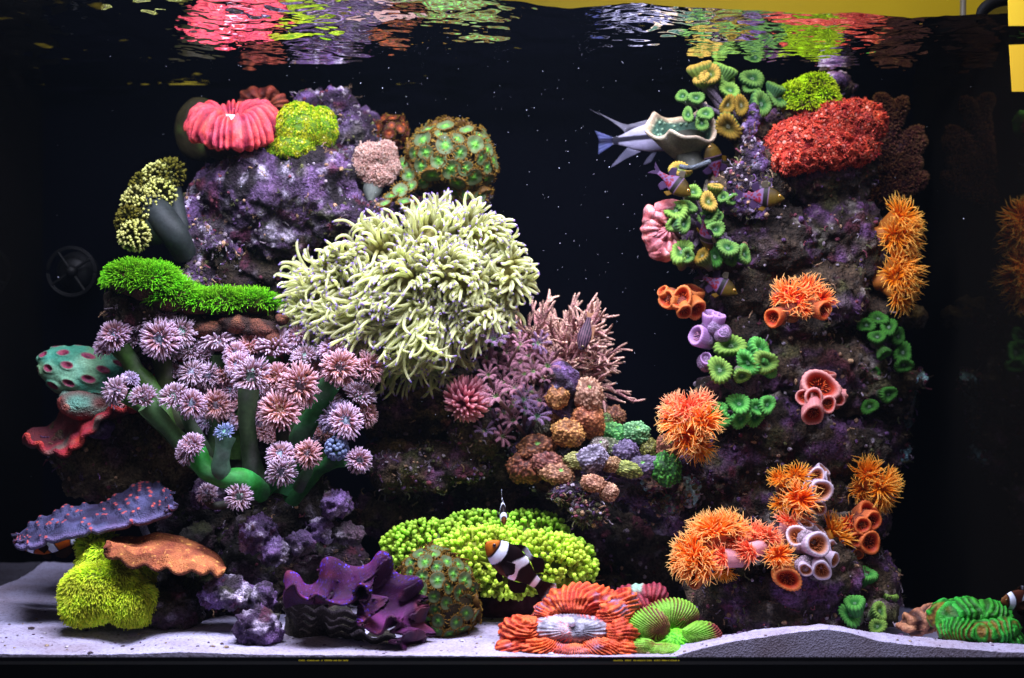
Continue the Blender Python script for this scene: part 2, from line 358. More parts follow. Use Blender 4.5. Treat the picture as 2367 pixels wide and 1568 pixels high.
cr = N.new('ShaderNodeValToRGB'); cr.color_ramp.elements[0].position = 0.32; cr.color_ramp.elements[0].color = (0.30, 0.25, 0.33, 1); cr.color_ramp.elements[1].position = 0.68; cr.color_ramp.elements[1].color = (0.42, 0.40, 0.58, 1); L.new(n1.outputs[0], cr.inputs[0])
c2 = N.new('ShaderNodeValToRGB'); c2.color_ramp.elements[0].position = 0.36; c2.color_ramp.elements[0].color = (0.45, 0.40, 0.38, 1); c2.color_ramp.elements[1].position = 0.50; c2.color_ramp.elements[1].color = (1, 1, 1, 1); L.new(n2.outputs[0], c2.inputs[0])
mu = N.new('ShaderNodeMixRGB'); mu.blend_type = 'MULTIPLY'; mu.inputs[0].default_value = 0.55; L.new(cr.outputs[0], mu.inputs[1]); L.new(c2.outputs[0], mu.inputs[2])
pb = N.new('ShaderNodeBsdfPrincipled'); pb.inputs['Roughness'].default_value = 0.85; pb.inputs['Specular IOR Level'].default_value = 0.2; L.new(mu.outputs[0], pb.inputs['Base Color'])
bp = N.new('ShaderNodeBump'); bp.inputs['Strength'].default_value = 0.45; bp.inputs['Distance'].default_value = 0.0012; L.new(vo.outputs['Distance'], bp.inputs['Height']); L.new(bp.outputs[0], pb.inputs['Normal'])
L.new(pb.outputs[0], out.inputs[0])
so = link('sand', sand.mesh('sand'), m_); so['kind'] = 'structure'

# =================== rocks ===================
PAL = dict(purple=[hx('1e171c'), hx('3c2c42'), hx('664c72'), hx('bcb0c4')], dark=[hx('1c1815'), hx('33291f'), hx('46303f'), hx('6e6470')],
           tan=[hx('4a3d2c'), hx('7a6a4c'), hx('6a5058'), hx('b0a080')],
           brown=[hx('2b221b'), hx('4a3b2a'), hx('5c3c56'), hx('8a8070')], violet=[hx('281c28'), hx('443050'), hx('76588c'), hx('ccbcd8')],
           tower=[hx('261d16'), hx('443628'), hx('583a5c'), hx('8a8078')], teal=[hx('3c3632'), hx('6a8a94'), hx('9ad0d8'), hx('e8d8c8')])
def rock_mesh(name, ells, pal, vox=0.0036, a1=0.020, a2=0.011, f1=24, f2=62, pit=0.012, seed=0, growth=0.0, origin=None):
    b = bmesh.new()
    for (x, y, d, rx, ry, rd) in ells:
        c = P(x, y, d); k = S * F(d)
        bmesh.ops.create_icosphere(b, subdivisions=3, radius=1, matrix=Matrix.Translation(c.tolist()) @ Matrix.Rotation(random.uniform(-0.3, 0.3), 4, 'Y') @ Matrix.Diagonal((rx * k, rd * S, ry * k, 1)))
    me = bpy.data.meshes.new('tmp'); b.to_mesh(me); b.free(); o = bpy.data.objects.new('tmp', me); C.objects.link(o)
    md = o.modifiers.new('r', 'REMESH'); md.mode = 'VOXEL'; md.voxel_size = vox
    dg = bpy.context.evaluated_depsgraph_get(); dg.update(); ev = o.evaluated_get(dg).to_mesh()
    n = len(ev.vertices); v = np.empty(n * 3, np.float32); ev.vertices.foreach_get('co', v); v = v.reshape(-1, 3).astype(float)
    nn = np.empty(n * 3, np.float32); ev.vertices.foreach_get('normal', nn); nn = nn.reshape(-1, 3).astype(float)
    nl = len(ev.loops); li = np.empty(nl, np.int32); ev.loops.foreach_get('vertex_index', li)
    ls = np.empty(len(ev.polygons), np.int32); ev.polygons.foreach_get('loop_start', ls); lt = np.empty(len(ev.polygons), np.int32); ev.polygons.foreach_get('loop_total', lt)
    q = li[(ls[lt == 4])[:, None] + np.arange(4)]; t = li[(ls[lt == 3])[:, None] + np.arange(3)]
    bpy.data.objects.remove(o); bpy.data.meshes.remove(me)
    # soften the creases where the lumps meet
    for _ in range(3):
        acc = np.zeros_like(v); cnt = np.zeros(n)
        for a, c2_ in ((0, 1), (1, 2), (2, 3), (3, 0)):
            np.add.at(acc, q[:, a], v[q[:, c2_]]); np.add.at(acc, q[:, c2_], v[q[:, a]]); np.add.at(cnt, q[:, a], 1); np.add.at(cnt, q[:, c2_], 1)
        v = np.where(cnt[:, None] > 0, 0.5 * v + 0.5 * acc / np.maximum(cnt, 1)[:, None], v)
    wv = v + 0.02 * np.stack([vn(v, 14, seed + 1), vn(v, 14, seed + 2), vn(v, 14, seed + 3)], -1)
    d1 = fbm(wv, f1, 3, seed + 5); rg = 1 - 2 * np.abs(vn(wv, f2, seed + 9)); wd, cid = worley(wv, f2 * 0.8, seed)
    ph = sst(0.25, 0.6, vn(v, f1 * 1.7, seed + 30)); fine = fbm(v, f2 * 3, 2, seed + 40)
    disp = a1 * d1 + a2 * 0.6 * rg * (0.4 + ph) + a2 * 0.8 * (0.5 - wd) - pit * ph * sst(0.45, 0.1, wd) + a2 * 0.45 * fine
    # knobs of growth
    k2, _ = worley(v, 95, seed + 77); kn = sst(0.35, 0.0, k2) * sst(0.0, 0.4, fbm(v, 11, 2, seed + 50)); disp += 0.0045 * kn * (1 + growth)
    v2 = v + nn * disp[:, None]
    c = mix(pal[0], pal[1], sst(-0.15, 0.35, fbm(v, 16, 3, seed + 60)))
    c = mix(c, pal[2], sst(0.05, 0.5, fbm(v, 28, 3, seed + 61) + 0.4 * kn + growth * 0.3))
    c = mix(c, pal[3], 0.8 * sst(0.25, 0.65, fbm(v, 60, 2, seed + 62) + 0.35 * kn + 0.2 * growth))
    c = mix(c, hx('5a1f34'), 0.5 * sst(0.5, 0.7, vn(v, 45, seed + 63)))
    c = mix(c, hx('4a5028'), 0.4 * sst(0.45, 0.7, vn(v, 30, seed + 64)))
    m = M(); m.add(v2, q, t if len(t) else None, c); return m
def rock(ells, pal, label, seed=0, mat='rock', group='live rocks carrying the corals', cat='rock', **kw):
    m = rock_mesh('rock', ells, PAL[pal], seed=seed, **kw); o = single('reef_rock', m, MAT[mat], label, cat, group)
    if len(ells) >= 3 and mat == 'rock':                       # worm tubes, turf tufts and crumbs grown onto the rock
        me = o.data; n = len(me.vertices); v = np.empty(n * 3, np.float32); me.vertices.foreach_get('co', v); v = v.reshape(-1, 3) + np.array(o.location); nn = np.empty(n * 3, np.float32); me.vertex_normals.foreach_get('vector', nn); nn = nn.reshape(-1, 3)
        g = np.random.default_rng(seed + 900); k = np.where(nn[:, 1] < .35)[0]; k = g.choice(k, min(len(k), 60 + len(ells) * 45)); gm = M(); u, f = ico(2); cols = [hx('8a7a86'), hx('6a4a7a'), hx('4a3a2c'), hx('a89aa8'), hx('7a3a4a'), hx('5a5a34'), hx('b08a6a')]
        for i in k:
            c = cols[g.integers(7)] * g.uniform(.5, 1.1); q = g.random()
            if q < .55: r = g.uniform(.0012, .0040); gm.add(u * r * g.uniform(.6, 1.3, 3) * (1 + .35 * fbm(u, 2.4, 2, int(i) % 97))[:, None] + v[i], None, f, c)
            elif q < .8:
                p0 = v[i]; d = nrm(nn[i] + g.normal(0, .8, 3)); pts = [p0]
                for _ in range(5): d = nrm(d + g.normal(0, .5, 3)); pts.append(pts[-1] + d * .0028)
                gm.merge(tubes([pts], [[.0011, .0011, .001, .001, .0009, .0008]], c, 5))
            else:
                B = 9; d = nrm(nn[i] + g.normal(0, .5, (B, 3))); p0 = v[i] + g.normal(0, .0015, (B, 3)); gm.merge(tubes(np.stack([p0, p0 + d * .003, p0 + nrm(d + g.normal(0, .4, (B, 3))) * .0065], 1), [[.0005, .0004, .0002]], c * .8, 3))
        part(o, 'encrusting_growth', gm, MAT['crust'], kind='stuff')
    return o
rock([(640, 455, .38, 170, 95, 150), (560, 430, .36, 110, 70, 110), (740, 430, .36, 105, 85, 120), (790, 500, .38, 80, 60, 100), (650, 540, .42, 120, 60, 80), (500, 470, .4, 60, 90, 90), (600, 380, .36, 80, 40, 90), (800, 400, .42, 70, 60, 80)],
     'purple', 'large purple encrusted boulder beneath the red donut coral and the lime flower coral', 3, growth=0.5)
rock([(770, 250, .44, 55, 38, 70), (830, 300, .43, 58, 50, 70), (720, 250, .45, 40, 40, 60), (860, 350, .43, 50, 55, 60)], 'violet', 'purple lumpy rock rising behind the lime flower coral', 5, a1=0.01, growth=0.4)
rock([(440, 500, .36, 26, 46, 60), (455, 560, .36, 30, 45, 60), (462, 625, .35, 36, 48, 60), (500, 570, .34, 42, 20, 50), (540, 585, .35, 25, 16, 40), (440, 655, .34, 40, 30, 60)], 'violet', 'lilac leaning pillar rock with a short arch above the green grass coral', 8, a1=0.008, growth=0.2)
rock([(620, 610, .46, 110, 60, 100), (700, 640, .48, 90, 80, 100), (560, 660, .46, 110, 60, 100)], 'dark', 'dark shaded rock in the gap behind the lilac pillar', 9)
rock([(330, 715, .30, 85, 55, 90), (430, 740, .32, 90, 45, 90), (540, 760, .32, 110, 45, 90), (600, 790, .33, 70, 50, 90), (420, 850, .36, 150, 80, 100), (560, 900, .38, 130, 100, 100)], 'brown', 'brown rock shelf under the bright green grass coral', 12, growth=0.1)
rock([(210, 1050, .34, 110, 70, 110), (300, 1000, .38, 130, 100, 110), (260, 1110, .34, 110, 60, 90), (420, 1050, .40, 130, 120, 110), (340, 1170, .38, 90, 40, 80)], 'tan', 'pale brown overhanging boulder under the red frilled plate coral', 14, growth=-0.3)
rock([(600, 1130, .36, 150, 110, 120), (700, 1180, .32, 90, 70, 90), (480, 1230, .33, 110, 90, 90), (620, 1280, .30, 130, 100, 100), (430, 1380, .22, 90, 75, 80), (560, 1360, .25, 140, 90, 90), (720, 1370, .26, 90, 80, 80), (780, 1300, .30, 70, 50, 60)],
     'dark', 'dark plum rock pile under the branching flower coral', 17, growth=0.35)
for (x, y, d, rx, ry, lab) in ((780, 1165, .2, 34, 24, 'violet knobbly rubble stub pointing up right below the blue beaded polyp'), (800, 1232, .2, 42, 20, 'long violet rubble finger pointing right above the dark gap'), (745, 1222, .21, 36, 30, 'violet rubble lump at the root of the long finger'),
                               (598, 1236, .18, 44, 40, 'rounded violet rubble knob right of the orange plate'), (640, 1275, .17, 36, 28, 'small violet rubble knob low between two larger ones'), (690, 1255, .17, 28, 24, 'small round violet rubble knob above the clam'),
                               (530, 1370, .13, 60, 34, 'wide violet rubble piece lying behind the front sand'), (612, 1382, .12, 27, 28, 'round violet rubble piece left of the clam'), (600, 1450, .07, 52, 42, 'violet and tan rubble piece standing on the front sand'),
                               (400, 1410, .16, 62, 48, 'dark maroon rubble block beside the yellow carpet anemone'), (455, 1240, .24, 40, 30, 'dark crumbly rubble behind the orange plate'), (480, 1145, .3, 34, 46, 'grey tan rubble post at the right end of the purple plate')):
    rock([(x, y, d, rx, ry, rx), (x + rx * .4, y + ry * .4, d, rx * .6, ry * .6, rx * .7), (x - rx * .5, y + ry * .35, d + .01, rx * .6, ry * .6, rx * .6)], 'dark' if 'maroon' in lab or 'dark' in lab else 'violet', lab, int(x), mat='crust', group='coralline rubble pieces under the branching flower coral', vox=0.0022, a1=0.010, a2=0.008, f1=62, f2=150, pit=0.006, growth=0.9)
rock([(900, 900, .40, 110, 110, 110), (1000, 980, .42, 130, 110, 110), (1120, 1060, .42, 140, 90, 110), (950, 1080, .38, 110, 70, 90), (900, 1180, .40, 110, 60, 90), (1080, 1130, .44, 160, 70, 80), (980, 850, .44, 150, 70, 100), (1150, 850, .46, 120, 90, 90)],
     'brown', 'dark brown rock wall under the cream anemone', 21, growth=-0.2)
rock([(1300, 880, .28, 38, 46, 50), (1310, 950, .30, 48, 60, 60)], 'violet', 'pointed dark purple rock standing between the twig coral and the mushroom slope', 25, vox=0.003, a1=0.006, growth=0.1)
rock([(1290, 1000, .33, 75, 60, 80), (1340, 1060, .33, 110, 60, 90), (1440, 1080, .33, 110, 55, 90), (1530, 1090, .34, 90, 55, 90), (1300, 1110, .33, 80, 50, 70), (1240, 1060, .34, 60, 60, 70), (1360, 1180, .28, 42, 38, 45), (1470, 1140, .34, 80, 50, 70), (1560, 1160, .36, 60, 70, 60)],
     'purple', 'purple rubble slope covered with mushroom corals', 27, growth=0.4)
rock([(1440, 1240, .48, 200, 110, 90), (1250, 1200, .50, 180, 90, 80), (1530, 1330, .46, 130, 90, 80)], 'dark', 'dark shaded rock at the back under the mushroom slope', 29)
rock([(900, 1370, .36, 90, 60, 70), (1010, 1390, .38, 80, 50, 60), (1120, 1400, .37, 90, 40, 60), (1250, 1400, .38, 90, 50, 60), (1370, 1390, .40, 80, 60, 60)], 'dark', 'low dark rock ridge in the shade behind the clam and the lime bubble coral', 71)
# right tower
rock([(1730, 330, .36, 42, 60, 60), (1745, 420, .36, 60, 80, 80), (1860, 300, .42, 110, 80, 90), (1930, 210, .42, 36, 34, 60), (1900, 400, .42, 130, 90, 100), (1850, 450, .45, 130, 200, 90), (1720, 500, .42, 90, 160, 70), (1690, 480, .36, 75, 80, 80), (1760, 560, .38, 150, 90, 110), (1930, 560, .42, 120, 110, 110), (1640, 570, .36, 60, 60, 60)],
     'tower', 'upper part of the tall dark rock tower at the right', 31, growth=0.0, a1=0.018)
rock([(1700, 660, .38, 100, 70, 100), (1850, 700, .40, 170, 110, 120), (2010, 720, .44, 80, 110, 90), (1720, 790, .38, 70, 80, 90), (1880, 860, .40, 180, 110, 110), (1680, 920, .35, 70, 70, 80), (2040, 900, .44, 75, 90, 80), (1820, 760, .44, 170, 200, 90), (1960, 800, .46, 120, 220, 80), (2105, 885, .45, 34, 14, 30)],
     'tower', 'middle part of the tall dark rock tower at the right', 33, a1=0.02, pit=0.014)
rock([(1770, 1000, .38, 130, 80, 100), (1720, 1080, .38, 110, 80, 100), (1900, 1040, .40, 150, 90, 110), (1790, 1180, .38, 180, 100, 120), (1960, 1150, .42, 90, 110, 100), (1640, 1140, .38, 45, 70, 60), (2060, 1010, .46, 32, 60, 40), (1840, 1080, .44, 190, 220, 100), (2050, 1080, .46, 30, 50, 40)],
     'tower', 'lower waist of the rock tower behind the orange cup corals', 35, a1=0.018)
rock([(1700, 1380, .26, 115, 80, 100), (1850, 1350, .26, 140, 100, 120), (1780, 1430, .24, 150, 60, 100), (1990, 1370, .30, 85, 85, 90), (2010, 1310, .32, 60, 55, 70), (1950, 1430, .26, 110, 50, 80), (1880, 1270, .32, 150, 80, 90), (1640, 1340, .27, 60, 50, 60)],
     'tower', 'broad knobbly foot of the rock tower standing on the sand', 37, a1=0.016, growth=0.3)
rock([(2105, 880, .46, 40, 16, 40), (2060, 900, .47, 40, 30, 40), (2090, 960, .47, 18, 60, 24), (2070, 1040, .47, 30, 40, 30), (2050, 1000, .48, 30, 60, 24)], 'teal', 'pale blue crusted ledge jutting from the right side of the tower', 39, vox=0.003, a1=0.008, growth=0.6)
rock([(2100, 735, .5, 40, 22, 40), (2060, 720, .5, 50, 30, 40)], 'brown', 'dim brown ledge behind the right green trumpet corals', 41, a1=0.008)
rock([(1925, 195, .40, 42, 26, 50), (1950, 215, .41, 28, 26, 40)], 'violet', 'grey lilac knobbly rock at the very top of the tower', 43, vox=0.003, a1=0.006, growth=0.8)
rock([(1735, 290, .30, 16, 50, 20), (1740, 370, .31, 24, 60, 26), (1715, 430, .31, 26, 60, 28), (1760, 460, .32, 22, 50, 24), (1700, 470, .32, 30, 30, 30)], 'violet', 'gnarled white and purple rock spur under the top trumpet corals', 45, vox=0.003, a1=0.007, growth=0.5)
# =================== coral builders ===================
def crown(N, r_in, r_out, length, rad, tilt, bend, c0, c1, c2, taper=0.35, K=6, seg=4, dome=0.25, seed=0, wig=0.12, bulb=0.0):
    """a ring or dome of tentacles round +Z, unit polyp radius"""
    g = np.random.default_rng(seed)
    rho = np.sqrt(g.uniform(r_in ** 2, r_out ** 2, N)); az = (np.arange(N) * 2.39996 + g.normal(0, 0.15, N))
    e = np.stack([np.cos(az), np.sin(az), 0 * az], 1); z = np.array([0, 0, 1.0])
    p = e * rho[:, None] + z * (dome * (1 - (rho / max(r_out, 1e-6)) ** 2))[:, None]
    th = tilt * (rho / r_out) + g.normal(0, 0.12, N); L_ = length * g.uniform(0.75, 1.15, N)
    pts = [p]; side = nrm(np.cross(e, z)) * g.normal(0, 1, N)[:, None]
    for k in range(1, K):
        t = k / (K - 1); a = th + bend * t * (0.4 + 0.6 * rho / r_out)
        dirn = e * np.sin(a)[:, None] + z * np.cos(a)[:, None] + side * wig * math.sin(t * 4 + 1)
        pts.append(pts[-1] + dirn * (L_ / (K - 1))[:, None])
    paths = np.stack(pts, 1); t = np.linspace(0, 1, K)
    rr = rad * (1 - (1 - taper) * t); rr[-1] *= 0.35
    if bulb: rr = rad * np.interp(t, [0, 0.55, 0.72, 0.9, 1.0], [1, 0.8, 0.9 + bulb, 0.9 + bulb, 0.25])
    cols = mix(mix(c0, c1, sst(0, 0.4, t)), c2, sst(0.4, 0.95, t))
    cv = cols[None] * (1 + g.normal(0, 0.08, (N, 1, 1)))
    return tubes(paths, rr[None], cv, seg)
def lib(name, m, mat, smooth=True):
    me = m.mesh(name, smooth=smooth); me.materials.append(mat); return me
def cup(prof, cols, n=18, amp=0.06, seg=36, seed=0, wav=0.05, stripe=0.25):
    g = np.random.default_rng(seed); ph = g.uniform(0, 6.28, 4)
    def rf(a, k):
        s = np.cos(n * a + ph[0]); e = np.sin(np.clip(k, 0, 1) * math.pi) ** 0.7
        dr = amp * s * e + wav * np.cos(2 * a + ph[1]) + wav * 0.7 * np.cos(3 * a + ph[2])
        return dr, 0.03 * np.cos(5 * a + ph[3]) * e + 0 * k, 1 - stripe * (0.5 - 0.5 * s) * e
    return revolve(prof, seg, cols, rf)
# --- button polyps (zoanthids)
def zoa(seed, skirt, disc, mid, mouth):
    g = M(); m = M()
    pr = [(0.0, 0.02), (0.09, 0.05), (0.14, -0.01), (0.3, -0.04), (0.5, -0.02), (0.68, 0.06), (0.78, 0.05), (0.72, -0.15), (0.5, -0.55)]
    cl = [mouth, mouth, mouth * 0.7, mid, disc, disc * 0.8, skirt, skirt, skirt * 0.7]
    m.merge(cup(pr, cl, 24, 0.015, 28, seed, 0.04, 0.15))
    t = crown(36, 0.68, 0.74, 0.34, 0.055, 1.15, 0.35, skirt, mix(skirt, hx('8a6a28'), 0.5), hx('a08030'), 0.5, 4, 3, 0.02, seed, 0.05)
    return lib('polyp', m, MAT['soft']), lib('skirt', t, MAT['tent'])
ZO = [zoa(k, hx('6b4a1c'), hx('6a7a50') * f, hx('5a9046') * f, hx('88e050')) for k, f in ((1, 1.0), (2, 0.8), (3, 1.2))]
ZO_OR = [zoa(9, hx('5a2418'), hx('7a3a28'), hx('a04a28'), hx('e07030'))]
# --- branching flower coral polyps
def flower(seed, c0, c1, c2, disc, N=190, up=False):
    m = M(); m.merge(blob((0, 0, -0.12), (0.5, 0.5, 0.24), 3, 0.05, 2, seed, cfn=lambda u, v, d: mix(c0, disc, sst(0.5, 0.8, u[:, 2]))))
    m.merge(blob((0, 0, 0.08), (0.15, 0.15, 0.08), 2, 0.1, 2, seed, cfn=lambda u, v, d: np.tile(disc * 0.8, (len(u), 1))))
    t = crown(N, 0.24, 0.62, 0.42, 0.047, 1.15 + .15 * (seed % 3), 0.3 + .35 * (seed % 2), c0, c1, c2, 0.75, 6, 4, 0.34, seed, 0.25)
    t2 = crown(30, 0.16, 0.3, 0.30, 0.045, 0.5, -0.3, disc, c1, c2, 0.6, 5, 4, 0.22, seed + 50, 0.3); t.merge(t2)
    return lib('disc', m, MAT['soft']), lib('tentacles', t, MAT['tent'])
FL = [flower(1, hx('a06a6c'), hx('bc9098'), hx('d8c4dc'), hx('b8c8dc')), flower(2, hx('b0705c'), hx('c8948c'), hx('dcbcc8'), hx('c8c0d0')),
      flower(3, hx('8c7080'), hx('a890a8'), hx('d0c4e0'), hx('a0c8c8')), flower(4, hx('b07058'), hx('cc9890'), hx('dcbcc8'), hx('c89a80')),
      flower(5, hx('9c7880'), hx('b89ca8'), hx('dccce0'), hx('c0c4d8'), 100), flower(6, hx('946c70'), hx('b8949c'), hx('d8c8dc'), hx('a8c8bc'), 150)]
FL_S = flower(8, hx('50707c'), hx('7f90b4'), hx('b4b8e0'), hx('90c8b0'), 70)
# --- orange sun corals
def sun_tube(seed, rim, inner, deep, outer, n=22):
    pr = [(0.0, -0.62), (0.25, -0.60), (0.45, -0.45), (0.62, -0.2), (0.74, 0.0), (0.86, 0.08), (0.98, 0.02), (1.02, -0.2), (0.98, -0.7), (0.9, -1.3), (0.82, -2.1)]
    cl = [deep * 0.6, deep, deep, inner, mix(inner, rim, 0.3), rim, rim, outer, outer, outer * 0.9, outer * 0.7]
    m = cup(pr, cl, n, 0.035, 44, seed, 0.07, 0.3)
    g = np.random.default_rng(seed)
    fl = crown(34, 0.1, 0.42, 0.28, 0.05, 0.6, 0.4, deep, inner, mix(inner, hx('ffb060'), 0.5), 0.5, 4, 3, 0.0, seed)
    for k in range(len(fl.v)): fl.v[k] = fl.v[k] + np.array([0, 0, -0.45])
    return lib('polyp', m, MAT['soft']), lib('tentacles', fl, MAT['tent'])
def sun_open(seed, base, mid, tip, outer, N=110, length=1.0):
    pr = [(0.0, 0.02), (0.2, 0.1), (0.35, 0.05), (0.55, 0.0), (0.62, -0.2), (0.6, -0.6), (0.58, -1.2), (0.55, -2.0)]
    cl = [base, base * 0.8, base, mid, outer, outer, outer * 0.9, outer * 0.7]
    m = cup(pr, cl, 16, 0.03, 28, seed, 0.04, 0.1)
    t = crown(N, 0.12, 0.6, length, 0.058, 1.1, 0.15 + .3 * (seed % 2), base, mid, tip, 0.22, 7, 4, 0.15, seed, 0.55)
    return lib('polyp', m, MAT['soft']), lib('tentacles', t, MAT['tent'])
OR, DO, YE, PK = hx('f2601a'), hx('a82408'), hx('f0b060'), hx('e89090')
SUN = dict(
 open=[sun_open(k, hx('f05408'), hx('fc9424'), hx('fcd890'), hx('e07a50')) for k in (1, 2, 3)],
 pink=[sun_open(k, hx('f06040'), hx('fc8c60'), hx('fcd0a0'), hx('f0b0b8'), 70, 0.8) for k in (5, 6)],
 gold=[sun_open(k, hx('e07008'), hx('f09c18'), hx('f4cc68'), hx('c07028'), 85, 1.0) for k in (8, 9)],
 white=[sun_tube(k, hx('f0e0f0'), hx('d08050'), hx('8a3a10'), hx('d8c0d8')) for k in (11, 12)],
 red=[sun_tube(k, hx('f08040'), hx('c03410'), hx('6a0c04'), hx('e07848')) for k in (14,)],
 rose=[sun_tube(k, hx('f0a8a0'), hx('b83214'), hx('701404'), hx('d88888')) for k in (16, 17)],
 orange=[sun_tube(k, hx('e88848'), hx('c83a10'), hx('801404'), hx('d87838')) for k in (19, 20)],
 lilac=[sun_tube(k, hx('d0a0d8'), hx('b088b8'), hx('805878'), hx('c090c8')) for k in (22,)],
 redtent=[sun_open(k, hx('d82010'), hx('f88030'), hx('f8d088'), hx('e09058'), 60, 0.9) for k in (24, 25)])
# --- green trumpet coral heads
def trumpet(seed, c_in, c_lip, c_out, n=15):
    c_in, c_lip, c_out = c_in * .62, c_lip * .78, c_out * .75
    g = np.random.default_rng(seed)
    pr = [(0.0, -0.14), (0.10, -0.06), (0.20, -0.16), (0.36, -0.06), (0.56, 0.08), (0.78, 0.17), (0.98, 0.08), (1.04, -0.18), (0.92, -0.50), (0.72, -0.85), (0.60, -1.25), (0.54, -1.9)]
    cl = [c_in * 0.7, mix(c_in, hx('b0c0b0'), 0.4), c_in * 0.8, c_in, c_lip, c_lip, c_lip, c_out, c_out, c_out * 0.9, mix(c_out, hx('6a5a5a'), 0.5), hx('5a4c54')]
    return lib('polyp', cup(pr, cl, n + 5, 0.065, 88, seed, 0.12, 0.45), MAT['brain'])
TR = dict(g=[trumpet(k, hx('3f8a3c'), hx('7cb04c'), hx('508a50')) for k in (1, 2, 3)], y=[trumpet(k, hx('8a9a30'), hx('d8b048'), hx('8fa83c')) for k in (4, 5)],
          l=[trumpet(k, hx('5a9a3c'), hx('98c850'), hx('70a048')) for k in (6, 7)], o=[trumpet(k, hx('8a7a18'), hx('b08a20'), hx('608030')) for k in (8,)],
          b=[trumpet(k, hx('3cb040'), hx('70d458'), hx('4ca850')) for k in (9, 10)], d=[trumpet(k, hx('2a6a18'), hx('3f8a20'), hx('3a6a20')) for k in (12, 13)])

def trumpets(label, heads, root_px, branches=True, group='green trumpet corals', stalkc=hx('6a5a68')):
    """heads: (x, y, r, d, kind, (right, up, towards), stretch)"""
    rx, ry, rd = root_px; root = thing('trumpet_coral', P(*root_px), label, 'coral', group)
    for h in heads:
        x, y, r, d, kind, n = h[:6]; st = h[6] if len(h) > 6 else 1.0
        n = nrm(dirv(*n) + rng.normal(0, .22, 3)); r = r * rng.uniform(.85, 1.12); L_ = TR[kind]; me = L_[rng.integers(len(L_))]
        o = inst(root, 'polyp', me, None, P(x, y, d), n, LN(r, d) * np.array([st * rng.uniform(.9, 1.15), rng.uniform(.8, 1.0), 1]))
        a = P(x, y, d) - n * LN(r, d) * 1.1; b = np.array(root.location) + rng.normal(0, 0.006, 3)
        mid = (a + b) / 2 - n * LN(r, d) * 0.6
        pth = spline([a, mid, b], 8)
        part(root, 'stalk', tubes([pth], [LN(r, d) * np.interp(np.linspace(0, 1, 8), [0, .3, 1], [0.42, 0.36, 0.5])], stalkc * rng.uniform(0.7, 1.2), 8), MAT['crust'])
    return root
def suns(label, heads, root_px, group='orange cup corals', name='cup_coral', bc=hx('9a4a30'), base=1.0):
    root = thing(name, P(*root_px), label, 'coral', group)
    k = S * F(root_px[2])
    sp = [P(h[0], h[1], h[3]) - dirv(*h[5]) * LN(h[2], h[3]) * 1.6 for h in heads]
    m = M()
    for p_ in sp: m.merge(blob(p_, (LN(22) * base,) * 3, 3, 0.2, 2, int(rng.integers(99)), cfn=lambda u, v, d: np.tile(bc * 0.6, (len(u), 1))))
    part(root, 'base', m, MAT['crust'], kind='stuff')
    for h in heads:
        x, y, r, d, kind, n = h[:6]; st = h[6] if len(h) > 6 else 1.0
        L_ = SUN[kind]; a, b = L_[rng.integers(len(L_))]
        o = inst(root, 'polyp', a, None, P(x, y, d), dirv(*n), LN(r, d) * np.array([st * rng.uniform(.95, 1.15), rng.uniform(.85, 1.0), 1]))
        link('tentacles', b, None, o)
    return root
def folds(cen, rad, axis, N, amp, cfn, lvl=5, seed=0, lump=0.12, lf=1.6, warp=0.6):
    """fleshy lobe with ridges that run away from an axis point (both in world coordinates)"""
    u, f = ico(lvl); u2 = u * (1 + lump * fbm(u, lf, 2, seed))[:, None]
    v = u2 * np.asarray(rad) + np.asarray(cen)
    rel = v - np.asarray(axis); ph = np.arctan2(rel[:, 2] * 1.9, rel[:, 0]) + warp * 0.15 * fbm(v, 18, 2, seed)
    s = np.cos(N * ph + warp * 2.0 * vn(v, 30, seed + 3)); fine = 0.35 * fbm(v, 160, 2, seed + 4)
    nn = nrm(u / np.asarray(rad)); v = v + nn * (amp * (s + fine))[:, None]
    m = M(); m.add(v, None, f, cfn(s, u, v)); return m
# =================== left side corals ===================
# red donut coral
root = thing('donut_coral', P(537, 345, .32), 'plump red ring shaped coral with a white mouth on top of the left boulder', 'coral')
U, V = np.meshgrid(np.linspace(0, 2 * math.pi, 300, endpoint=False), np.linspace(0, 2 * math.pi, 64, endpoint=False), indexing='ij')
p2 = np.stack([np.cos(U), np.sin(U), 0 * U], -1)
g1 = np.cos(30 * U + 7.0 * vn(p2, 2.6, 3) + 0.8 * np.cos(V)); g1 = np.sign(g1) * np.abs(g1) ** .6; g2 = np.cos(9 * U + 1.5 * vn(p2, 2, 8))
p5 = np.stack([np.cos(U) * (1 + .3 * np.cos(V)), np.sin(U) * (1 + .3 * np.cos(V)), np.sin(V) * .4], -1)
rt = 0.36 * (1 + 0.10 * g1 + 0.08 * g2 + 0.16 * vn(p2, 1.5, 5) + 0.22 * fbm(p5, 6, 3, 3) + 0.02 * np.cos(90 * U))
Rr = 0.64 + 0.05 * vn(p2, 1.5, 6)
xx = (Rr + rt * np.cos(V)) * np.cos(U); yy = (Rr + rt * np.cos(V)) * np.sin(U); zz = rt * np.sin(V) * 0.9 - 0.16 * np.clip(np.cos(V), 0, 1) ** 2 + 0.06 * np.cos(2 * U)
k = LN(108, .33); Rm = frame(dirv(0.1, 0.87, 0.5))
loc = np.stack([xx, yy, zz], -1) @ np.array(frame(nrm([0.03, -0.36, 0.93]), 0.3)).T * np.array([k, k, k * 1.05]) + P(537, 283, .33)
cc = mix(hx('8c1c34'), hx('f05862'), sst(-1.0, 0.7, g1 + 0.3 * np.sin(V))); cc = mix(cc, hx('8a2050'), 0.6 * sst(0.3, 0.7, vn(loc, 40, 3)))
m = M(); q = grid(300, 64, True); i = np.arange(300)[:, None] * 64; q2 = np.stack([i[:, 0] + 63, np.roll(i[:, 0], -1) + 63, np.roll(i[:, 0], -1), i[:, 0]], 1)
